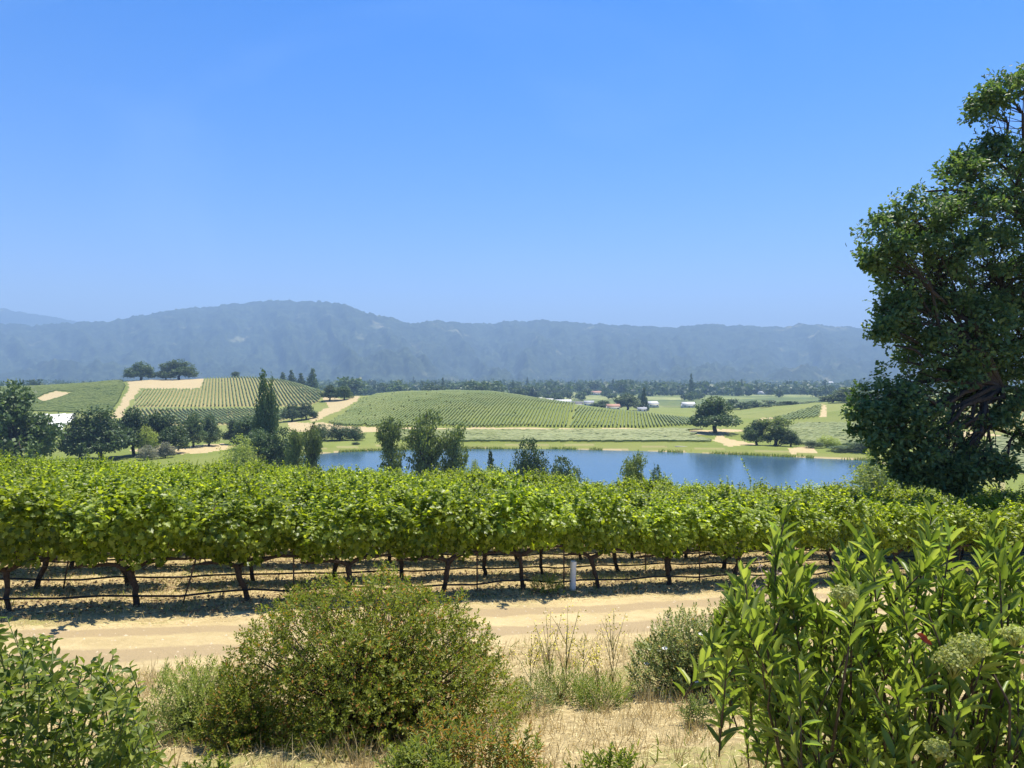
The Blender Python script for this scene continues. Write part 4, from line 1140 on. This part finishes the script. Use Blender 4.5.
# ------------------------------------------------------------------ foreground shrubs
def shoot_leaves(base, tip, n, l0, l1, spread, rng, start=.25, droop=0.0, whorl=2.4, wr=.36):
    """leaves set spirally along a shoot"""
    s = start + (1-start)*np.linspace(0, 1, n)**.8
    b, t = np.array(base), np.array(tip); ax = unit((t-b)[None])[0]
    ref = np.array([1., 0, 0]) if abs(ax[2]) > .8 else np.array([0, 0, 1.])
    a1 = unit(np.cross(ax, ref)[None])[0]; a2 = np.cross(ax, a1)
    an = rng.uniform(0, 6.28) + np.arange(n)*whorl + rng.normal(0, .25, n)
    rad = np.cos(an)[:, None]*a1 + np.sin(an)[:, None]*a2
    pos = b + (t-b)*s[:, None]
    sp = spread*(1.15 - .75*s)[:, None]*rng.uniform(.8, 1.2, (n, 1))
    axl = unit(ax*(1-sp*.4) + rad*sp + np.array([0, 0, -droop]))
    nr_ = unit(ax[None]*.9 - rad*.55 + np.array([0, 0, .45]) + rng.normal(0, .18, (n, 3)))
    ln = l0 + (l1-l0)*s; ln = ln*rng.uniform(.75, 1.15, n)
    return pos, axl, nr_, ln, ln*wr*rng.uniform(.85, 1.15, n)
def assemble(parts, name, tmpl, mat):
    cat = [np.concatenate([p[i] for p in parts]) for i in range(5)]
    return leaf_mesh(name, *cat, tmpl, mat)
def at_px(px, Y, py=None):
    X = (px-512)/F*Y; return np.array((X, Y, gz(X, Y) if py is None else (HY-py)/F*Y))

# round bush in the middle
rng = np.random.default_rng(31)
bc = at_px(372, 6.75); B = bc.copy()
shrub = empty('round_bush', B); tag(shrub, 'big round small-leaved bush by the road, reddish shoots among green', 'bush')
parts = []; mb = MB()
RX, RY, RZ = 1.36, 1.0, 1.42
for i in range(6400):
    a = rng.uniform(0, 6.28); ph = math.acos(rng.uniform(0, 1)**.8)
    rr = 1 - .75*rng.uniform(0, 1)**2.0
    lump = .80 + .40*float(fbm(np.array([a*1.5]), np.array([ph*2.6]), 3, 8)[0])
    dx, dy, dz = math.cos(a)*math.sin(ph), math.sin(a)*math.sin(ph), math.cos(ph)
    p1 = np.array((dx*RX, dy*RY, dz*RZ*.90 + .05))*rr*lump
    L = rng.uniform(.05, .13)
    dirv = unit(np.array([[dx*.8, dy*.8, .6]]) + rng.normal(0, .45, (1, 3)))[0]
    parts.append(shoot_leaves(p1, p1 + dirv*L, int(rng.integers(9, 15)), .043, .030, 1.2, rng, .0, .05, 2.4, .46))
    if i % 18 == 0: mb.tube([(dx*.15, dy*.15, 0), p1*.5 + rng.normal(0, .06, 3), p1*.93], [.014, .008, .003], 4)
for i in range(46):
    a = rng.uniform(0, 6.28); ph = rng.uniform(.1, 1.2); dx, dy, dz = math.cos(a)*math.sin(ph), math.sin(a)*math.sin(ph), math.cos(ph)
    p1 = np.array((dx*RX, dy*RY, dz*RZ*.9))*.93; tip = p1 + unit(np.array([[dx, dy, .8]]) + rng.normal(0, .3, (1, 3)))[0]*rng.uniform(.12, .26)
    parts.append(shoot_leaves(p1, tip, 18, .040, .024, 1.1, rng, 0, .0, 2.4, .42)); mb.tube([p1*.9, p1, tip], [.004, .003, .0015], 4)
link('branches', mb.mesh('branches', M_TWIG), shrub); link('foliage', assemble(parts, 'foliage', T_QUAD, M_BUSH), shrub)

# toyon on the right
rng = np.random.default_rng(41)
tb_ = at_px(915, 2.9); ty = empty('toyon_shrub', tb_); tag(ty, 'large-leaved evergreen shrub at the right with upright glossy shoots and pale buds', 'shrub')
outline = [(705,640),(720,600),(745,585),(762,640),(785,540),(800,555),(835,640),(850,560),(872,545),(890,560),(915,600),(935,527),(950,545),(975,590),(990,540),(1010,545),(1030,560),(1060,580),(1100,600)]
parts = []; mb = MB()
def top_at(px):
    return -13 + np.interp(px, [695,712,725,745,765,783,800,822,838,850,866,885,905,920,937,955,975,990,1010,1040,1100,1160],
                         [700,650,612,580,605,528,575,625,590,555,548,565,610,570,522,570,615,535,545,590,600,680])
for i in range(560):
    px = rng.uniform(705, 1170); Y = rng.uniform(2.3, 3.5)
    tp = top_at(px) + 12 + abs(rng.normal(0, 1))*80 + (rng.uniform(0, 190) if rng.random() < .65 else 0)
    if i < 62: px = 700 + i*7.4 + rng.uniform(-5, 5); tp = top_at(px) + rng.uniform(-4, 26); Y = rng.uniform(2.5, 3.1)
    if px < 704 + (tp-650)*.55: continue
    tp = min(tp, 830)
    tip = at_px(px, Y, tp) - tb_
    wl = .14 if i < 62 else .34
    lean = np.array([rng.normal((px-915)/900, wl), rng.normal(-.12, wl), 1.0])
    L = rng.uniform(.16, .34); base = tip - unit(lean[None])[0]*L
    nlf = int(rng.integers(12, 19))
    sp_ = shoot_leaves(base, tip, nlf, .088, .092, rng.uniform(.45, .95), rng, .10, .0, 2.4, .25)
    sp_ = (sp_[0], unit(sp_[1] + rng.normal(0, .16, sp_[1].shape)), unit(sp_[2] + rng.normal(0, .25, sp_[2].shape)), sp_[3], sp_[4])
    parts.append(sp_)
    if i % 3 == 0 and px > 770:
        root = np.array([rng.normal(0, .12) + base[0]*.25, rng.normal(0, .1), -.05])
        mb.tube([root, root*.4 + base*.6 + rng.normal(0, .06, 3), base, tip], [.008, .006, .004, .0025], 5)
    else:
        mb.tube([base + (tip-base)*.05, base*.5 + tip*.5, tip], [.003, .003, .0025], 4)
link('branches', mb.mesh('branches', M_TWIG, True), ty); link('foliage', assemble(parts, 'foliage', T_FOLD, M_TOYON), ty)
for px, py, Y, R in [(972,650,2.08,.056),(940,752,2.05,.036),(846,596,2.2,.04),(1016,636,2.1,.035),(955,662,2.06,.05)]:
    c = at_px(px, Y, py) - tb_; n = int(9000*R)
    d = rand_dir(n, rng); d[:, 2] = np.abs(d[:, 2])*.8 - .1
    pp = c + d*R*rng.uniform(.4, 1, (n, 1))**.5*(.8 + .4*fbm(d[:, 0]*4, d[:, 1]*4, 2, 5))[:, None]
    V, L_, S_ = leaves_np(pp, rand_dir(n, rng), unit(d + rng.normal(0, .3, (n, 3))), np.full(n, .009), np.full(n, .009), T_QUAD)
    mbf = MB(); mbf.add_np(V, L_, S_)
    for q in range(0, n, 14): mbf.tube([c + np.array((0, 0, -R)), pp[q]], [.0018, .001], 3)
    fo = link('flower_cluster', mbf.mesh('flower_cluster', M_BUD), ty); fo['label'] = 'pale yellow green bud cluster'
for px, py in [(917,634),(921,639)]:
    c = at_px(px, 2.1, py) - tb_
    lf = link('red_leaf', leaf_mesh('red_leaf', c[None], np.array([[.8, 0, -.4]]), np.array([[0, -1., .4]]), .045, .016, T_FOLD, M_RED), ty); lf['label'] = 'withered red leaf'

# leafy shrub at the lower left
rng = np.random.default_rng(51)
lb = at_px(30, 3.1); ls = empty('leafy_shrub', lb); tag(ls, 'green shrub with drooping pointed leaves in the lower left corner', 'shrub')
parts = []; mb = MB()
for i in range(460):
    px = rng.uniform(-200, 150); Y = rng.uniform(2.6, 3.6)
    ty_ = np.interp(px, [-200, -60, 0, 10, 45, 75, 100, 125, 150], [650, 620, 622, 625, 640, 655, 650, 666, 712])
    tp = ty_ + 8 + abs(rng.normal(0, 1))*55 + (rng.uniform(0, 120) if rng.random() < .6 else 0)
    if i < 44: px = -195 + i*7.7; tp = np.interp(px, [-200, 0, 45, 75, 100, 125, 150], [640, 622, 640, 655, 650, 664, 700]) + rng.uniform(-8, 16)
    tip = at_px(px, Y, min(tp, 820)) - lb
    lean = np.array([rng.normal(.22, .4), rng.normal(-.15, .4), 1.0]); L = rng.uniform(.14, .30); base = tip - unit(lean[None])[0]*L
    sp_ = shoot_leaves(base, tip, int(rng.integers(9, 15)), .062, .046, 1.25, rng, .05, .42, 3.14/2*1.04, .50)
    parts.append((sp_[0], unit(sp_[1] + rng.normal(0, .2, sp_[1].shape)), unit(sp_[2] + rng.normal(0, .25, sp_[2].shape)), sp_[3], sp_[4]))
    root = np.array([rng.normal(0, .15) + base[0]*.4, rng.normal(0, .12), -.05])
    if i % 4 == 0: mb.tube([root, (root + base)/2 + rng.normal(0, .03, 3), base, tip], [.008, .006, .004, .002], 4)
    else: mb.tube([base, tip], [.003, .002], 4)
link('branches', mb.mesh('branches', M_STEM), ls); link('foliage', assemble(parts, 'foliage', T_FOLD, M_LEFT), ls)

# rockrose beside the road
def dome_bush(name, label, cat, px, Y, rx, ry, rz, nsh, l0, wr, tmpl, mat, seed, mstem=M_TWIG, nlf=(10, 16), L=(.08, .2), flowers=None, spread=1.0, up=.8):
    rng = np.random.default_rng(seed); c = at_px(px, Y); e = empty(name, c); tag(e, label, cat)
    parts = []; mb = MB(); tips = []
    for i in range(nsh):
        a = rng.uniform(0, 6.28); ph = math.acos(rng.uniform(0, 1)**.9); rr = 1 - .7*rng.uniform(0, 1)**1.8
        d = np.array((math.cos(a)*math.sin(ph), math.sin(a)*math.sin(ph), math.cos(ph)))
        lump = .75 + .5*float(fbm(np.array([a*1.1 + seed]), np.array([ph*2]), 3, seed)[0])
        p1 = d*np.array((rx, ry, rz))*rr*lump; l_ = rng.uniform(*L)
        dv = unit((d*.6 + np.array((0, 0, up)) + rng.normal(0, .25, 3))[None])[0]
        l_ *= .75
        parts.append(shoot_leaves(p1, p1 + dv*l_, int(rng.integers(*nlf)), l0, l0*.7, spread, rng, 0, .05, 2.4, wr)); tips.append(p1 + dv*l_)
        if i % 9 == 0: mb.tube([(d[0]*.05, d[1]*.05, -.02), p1*.55 + rng.normal(0, .02, 3), p1*.9], [.007, .004, .002], 4)
    link('stems', mb.mesh('stems', mstem), e); link('foliage', assemble(parts, 'foliage', tmpl, mat), e)
    if flowers:
        n, fm, fs = flowers
        for k in range(n):
            t = tips[int(rng.integers(0, len(tips)))]
            if t[2] < rz*.3 or t[1] > ry*.2: continue
            an = np.arange(5)*1.2566
            A = np.stack([np.cos(an), np.sin(an)*.7 - .3, .5 + 0*an], 1)
            fo = link('flower', leaf_mesh('flower', np.repeat(t[None], 5, 0), A, np.tile([0, -.6, .8], (5, 1)), fs, fs*.9, T_QUAD, fm), e)
    return e
dome_bush('rockrose_bush', 'small olive bush with a few white flowers left of the toyon', 'bush', 690, 8.1, .62, .5, .80, 1300, .044, .5, T_QUAD, M_ROCKR, 61, flowers=(14, M_WHITEP, .035))
dome_bush('rockrose_bush', 'olive bush tucked behind the upper left of the toyon', 'bush', 745, 8.0, .55, .45, .95, 1000, .045, .5, T_QUAD, M_ROCKR, 62)
dome_bush('green_bush', 'grassy green low bush left of the round bush', 'bush', 190, 6.6, .42, .4, .55, 800, .05, .24, T_QUAD, M_WEED, 63, M_STEM, up=1.2)
dome_bush('green_bush', 'fresh green bush at the left foot of the round bush', 'bush', 243, 6.2, .34, .3, .5, 520, .045, .42, T_QUAD, M_BUSH, 64, M_STEM)
dome_bush('weed_clump', 'low green weed clump at the road edge below yellow flowers', 'weed', 560, 7.9, .40, .3, .32, 240, .045, .25, T_QUAD, M_WEED, 65, M_STEM)
dome_bush('weed_clump', 'deep green creeping weed clump on the dry grass right of centre', 'weed', 603, 7.5, .32, .22, .22, 200, .045, .28, T_QUAD, M_LEFT, 66, M_STEM)
dome_bush('weed_clump', 'olive weed patch touching the right side of the round bush', 'weed', 525, 7.4, .35, .3, .28, 160, .04, .28, T_QUAD, M_ROCKR, 67, M_STEM)
dome_bush('weed_clump', 'bright green weed clump at the bottom edge below the round bush', 'weed', 415, 4.7, .26, .2, .26, 140, .06, .3, T_FOLD, M_WEED, 68, M_STEM)
dome_bush('weed_clump', 'tall weed with orange tinged leaves right below the round bush', 'weed', 452, 5.0, .28, .2, .46, 170, .055, .25, T_FOLD, M_WEEDO, 69, M_STEM, up=1.4)
dome_bush('weed_clump', 'orange and green weed at the bottom edge, right of the tall one', 'weed', 515, 4.9, .22, .18, .36, 110, .055, .28, T_FOLD, M_WEEDO, 70, M_STEM, up=1.3)
dome_bush('weed_clump', 'small silvery weed on the dry grass beside the toyon', 'weed', 697, 6.7, .17, .14, .16, 60, .05, .25, T_FOLD, M_TREEG, 71, M_STEM)
dome_bush('weed_clump', 'little green weed on the straw at the bottom left of centre', 'weed', 205, 5.0, .2, .16, .14, 40, .06, .4, T_FOLD, M_LEFT, 72, M_STEM)
dome_bush('weed_clump', 'small weed at the bottom edge right of centre', 'weed', 610, 4.9, .2, .14, .14, 30, .06, .36, T_FOLD, M_LEFT, 73, M_STEM)
dome_bush('weed_clump', 'green weed under the vine with the white guard', 'weed', 548, 15.2, .35, .25, .34, 90, .06, .4, T_QUAD, M_WEED, 74, M_STEM)
dome_bush('weed_clump', 'leafy weed at the foot of the leftmost vines', 'weed', 300, 13.5, .4, .3, .3, 90, .06, .4, T_QUAD, M_WEED, 75, M_STEM)

# mustard plants with yellow flowers
rng = np.random.default_rng(81)
for i, (px, top, lab) in enumerate([(530,632,'yellow flowered mustard stalk nearest the round bush'),(549,612,'tall yellow flowered mustard stalk, left one of the tall pair'),(566,606,'tallest yellow flowered mustard stalk by the road'),
                      (583,640,'short yellow flowered mustard stalk right of the tall pair'),(613,614,'yellow flowered mustard stalk standing apart on the right'),(598,645,'low mustard stalk with few yellow flowers')]):
    Y = 8.1 + rng.uniform(-.3, .3); c = at_px(px, Y); H = (HY-top)/F*Y - c[2]
    e = empty('mustard_plant', c); tag(e, lab, 'flower', 'yellow mustard plants by the road')
    mb = MB(); fl = []
    for b in range(9):
        a = rng.uniform(0, 6.28); h0 = rng.uniform(.1, .7)*H if b else 0
        tip = np.array((math.cos(a)*.22*rng.uniform(.3, 1), math.sin(a)*.15, H*rng.uniform(.6, 1))) if b else np.array((0.02, 0, H))
        st = np.array((0, 0, h0)); mb.tube([st, (st + tip)/2 + np.array((0, 0, .03)), tip], [.0035, .0028, .0015], 4)
        for q in range(14): fl.append(tip*(1 - .25*rng.random()) + st*0 + rng.normal(0, .03, 3))
    link('stems', mb.mesh('stems', M_STEM), e); fl = np.array(fl); n = len(fl)
    link('blossoms', leaf_mesh('blossoms', fl, rand_dir(n, rng), rand_dir(n, rng), .020, .018, T_QUAD, M_YEL), e)

# dry twig shrub behind the toyon
rng = np.random.default_rng(83)
c = at_px(782, 10.4); e = empty('dry_twig_shrub', c); tag(e, 'bare dry twigs with pinkish dead leaves behind the left toyon shoots', 'dry shrub')
mb = MB(); lv = []
for i in range(26):
    a = rng.uniform(0, 6.28); h = rng.uniform(.6, 1.6); tip = np.array((math.cos(a)*.36*rng.random() - .1, math.sin(a)*.3, h))
    pts = [(0, 0, -.05), tip*.5 + rng.normal(0, .05, 3), tip]; mb.tube(pts, [.009, .006, .002], 4)
    for q in range(10): lv.append(tip*rng.uniform(.6, 1) + rng.normal(0, .05, 3))
link('twigs', mb.mesh('twigs', plain_mat('dry_twig', (.42, .33, .26), .8, .2, 20)), e)
lv = np.array(lv); n = len(lv)
link('dead_leaves', leaf_mesh('dead_leaves', lv, rand_dir(n, rng), rand_dir(n, rng), .05, .03, T_FOLD, leaf_mat('dead_leaf', (.35, .22, .17), (.5, .36, .29), (.66, .54, .45), .2)), e)

# long shoot over the lake
rng = np.random.default_rng(85)
kk = 3; tt = t_for_px(752, kk); X, Y, z = row_pt(kk, tt)
base = np.array((X, Y, z + 1.7)); tip = at_px(741, Y - .2, 457)
midp = (base + tip)/2 + np.array((.14, 0, .0))
e = None
bestv = min((o for o in COL.objects if o.name.startswith('grapevine')), key=lambda o: (o.location - Vector((X, Y, z))).length)
sh = []
for a_, b_ in ((base, midp), (midp, tip)):
    sh.append(shoot_leaves(a_, b_, 16, .10, .075, 1.3, rng, 0, 0, 2.5, .9))
V, L_, S_ = leaves_np(*[np.concatenate([q[i] for q in sh]) for i in range(5)], T_VINE)
mbs = MB(); mbs.add_np(V, L_, S_); mbs.tube([base, midp, tip], [.008, .006, .003], 5)
so = link('long_shoot', mbs.mesh('long_shoot', M_VINE)); so.parent = bestv
bpy.context.view_layer.update()
so.matrix_parent_inverse = bestv.matrix_world.inverted()
so['label'] = 'long lone shoot reaching up across the lake'

# ------------------------------------------------------------------ ground cover
rng = np.random.default_rng(91)
def scatter(n, f_accept, xr, yr):
    X = rng.uniform(*xr, n); Y = rng.uniform(*yr, n); ok = f_accept(X, Y); return X[ok], Y[ok]
def sxy(X, Y): return X*RN[0] + Y*RN[1]
# dry grass standing in tufts
def acc(X, Y):
    s = sxy(X, Y); g = fbm(X*1.4, Y*1.4, 3, 44)
    return (np.abs(X) < .8*Y + 1) & (((s > 2.5) & (s < 10.6) & (g > .47)) | ((s > 12.9) & (s < 25) & (g > .45)))
X, Y = scatter(110000, acc, (-16, 22), (2.5, 28))
n = len(X); Z = terrain(X, Y)
tu = rng.normal(0, .35, (n, 2))
ax = unit(np.column_stack([tu, np.ones(n)])); ln = rng.uniform(.05, .22, n)*np.where(sxy(X, Y) > 12, .7, 1)
me = leaf_mesh('dry_grass', np.column_stack([X, Y, Z-.01]), ax, unit(np.column_stack([rng.normal(0, 1, (n, 2)), .2 + 0*X])), ln, np.full(n, .007), T_BLADE, M_STRAW)
tag(link('dry_grass', me), 'standing dry straw coloured grass on the slope and between the vines', 'grass', None, 'stuff')
# straw lying flat
def acc2(X, Y):
    s = sxy(X, Y); return (np.abs(X) < .8*Y + 1) & (((s > 2.5) & (s < 10.4)) | ((s > 12.7) & (s < 22)))
X, Y = scatter(240000, acc2, (-14, 20), (2.5, 26)); n = len(X); Z = terrain(X, Y)
me = leaf_mesh('straw_litter', np.column_stack([X, Y, Z + rng.uniform(.004, .03, n)]), np.column_stack([rng.normal(0, 1, (n, 2)), rng.normal(0, .18, n)]), np.column_stack([rng.normal(0, .3, (n, 2)), np.ones(n)]),
               rng.uniform(.03, .13, n), rng.uniform(.003, .007, n), T_BLADE, M_STRAW)
tag(link('straw_litter', me), 'mown straw lying loose over the slope', 'straw', None, 'stuff')
# wispy tufts of long dry grass
tc_n = 420; X, Y = scatter(tc_n*3, lambda X, Y: (np.abs(X) < .78*Y) & (sxy(X, Y) > 3.2) & (sxy(X, Y) < 10.2), (-7, 9), (3.2, 10.5))
kb = 26; idx = np.repeat(np.arange(len(X)), kb); n = len(idx)
Xb = X[idx] + rng.normal(0, .05, n); Yb = Y[idx] + rng.normal(0, .05, n)
ax = unit(np.column_stack([rng.normal(0, .38, (n, 2)), np.ones(n)]))
hh = rng.uniform(.10, .34, len(X))[idx]*rng.uniform(.5, 1.1, n)
me = leaf_mesh('dry_tufts', np.column_stack([Xb, Yb, terrain(Xb, Yb) - .01]), ax, unit(np.column_stack([rng.normal(0, 1, (n, 2)), .2 + 0*Xb])), hh, np.full(n, .0045), T_BLADE, M_STRAW)
tag(link('dry_tufts', me), 'wispy tufts of tall dry grass on the slope before the road', 'grass', None, 'stuff')
# reeds along the waterline
tt = rng.uniform(0, 1, 14000); per = np.concatenate([LAKE, LAKE[:1]]); seg = np.linalg.norm(np.diff(per, axis=0), axis=1); cum = np.concatenate([[0], np.cumsum(seg)])
dpos = tt*cum[-1]; X = np.interp(dpos, cum, per[:, 0]) + rng.normal(0, .9, len(tt)); Y = np.interp(dpos, cum, per[:, 1]) + rng.normal(0, .9, len(tt))
kp = (fbm(X/11, Y/11, 3, 303) > .50); X, Y = X[kp], Y[kp]; n = len(X)
Z = np.maximum(terrain(X, Y), LAKE_Z - .1)
ax = unit(np.column_stack([rng.normal(0, .25, (n, 2)), np.ones(n)]))
me = leaf_mesh('shore_reeds', np.column_stack([X, Y, Z]), ax, unit(np.column_stack([rng.normal(0, 1, (n, 2)), .1 + 0*X])), rng.uniform(.4, 1.5, n), np.full(n, .22), T_BLADE, M_WEED)
tag(link('shore_reeds', me), 'low green reeds in patches round the edge of the lake', 'reeds', None, 'stuff')
# fallen leaves and weeds under vines
def acc3(X, Y):
    s = sxy(X, Y); q = (s - ROW0) / RSP; return (np.abs(X) < .8*Y + 1) & (s > 13.2) & (s < 24) & (np.abs(q - np.round(q)) < .32)
X, Y = scatter(130000, acc3, (-14, 22), (9, 30)); n = len(X); Z = terrain(X, Y)
me = leaf_mesh('leaf_litter', np.column_stack([X, Y, Z + rng.uniform(.005, .05, n)]), rand_dir(n, rng)*np.array([1, 1, .3]), np.column_stack([rng.normal(0, .5, (n, 2)), np.ones(n)]),
               rng.uniform(.04, .10, n), rng.uniform(.03, .07, n), T_QUAD, M_LITTER)
tag(link('leaf_litter', me), 'brown fallen leaves under the vine rows', 'leaf litter', None, 'stuff')
def acc4(X, Y):
    s = sxy(X, Y); g = fbm(X*.9, Y*.9, 3, 54); return (np.abs(X) < .8*Y + 1) & (((s > 2.5) & (s < 10.4) & (g > .57)) | ((s > 13.3) & (s < 24) & (g > .55)))
X, Y = scatter(60000, acc4, (-14, 22), (2.5, 28)); n = len(X); Z = terrain(X, Y)
ax = unit(np.column_stack([rng.normal(0, .55, (n, 2)), np.ones(n)]))
me = leaf_mesh('green_grass', np.column_stack([X, Y, Z-.01]), ax, unit(np.column_stack([rng.normal(0, 1, (n, 2)), .3 + 0*X])), rng.uniform(.04, .17, n), rng.uniform(.008, .016, n), T_BLADE, M_WEED)
tag(link('green_grass', me), 'patches of green grass and weeds among the straw', 'grass', None, 'stuff')
# pebbles on the road
X, Y = scatter(22000, lambda X, Y: (sxy(X, Y) > 9.8) & (sxy(X, Y) < 13.4) & (np.abs(X) < .8*Y), (-12, 16), (6, 26)); n = len(X); Z = terrain(X, Y)
base = np.array([(1,0,0),(-.3,.95,0),(-.6,-.8,0),(.1,.1,.8)]); sc = .005 + .028*rng.uniform(0, 1, n)**4
V = (np.column_stack([X, Y, Z])[:, None] + base[None]*sc[:, None, None]*rng.uniform(.6, 1.3, (n, 4, 1))).reshape(-1, 3)
fl = np.array([0,1,3,1,2,3,2,0,3]); L_ = (np.arange(n)[:, None]*4 + fl[None]).ravel(); S_ = np.arange(n*3)*3
tag(link('road_pebbles', raw_mesh('road_pebbles', V, L_, S_, plain_mat('pebble', (.46, .37, .25), .9, .3, 3))), 'fine pebbles strewn on the dirt road', 'pebbles', None, 'stuff')
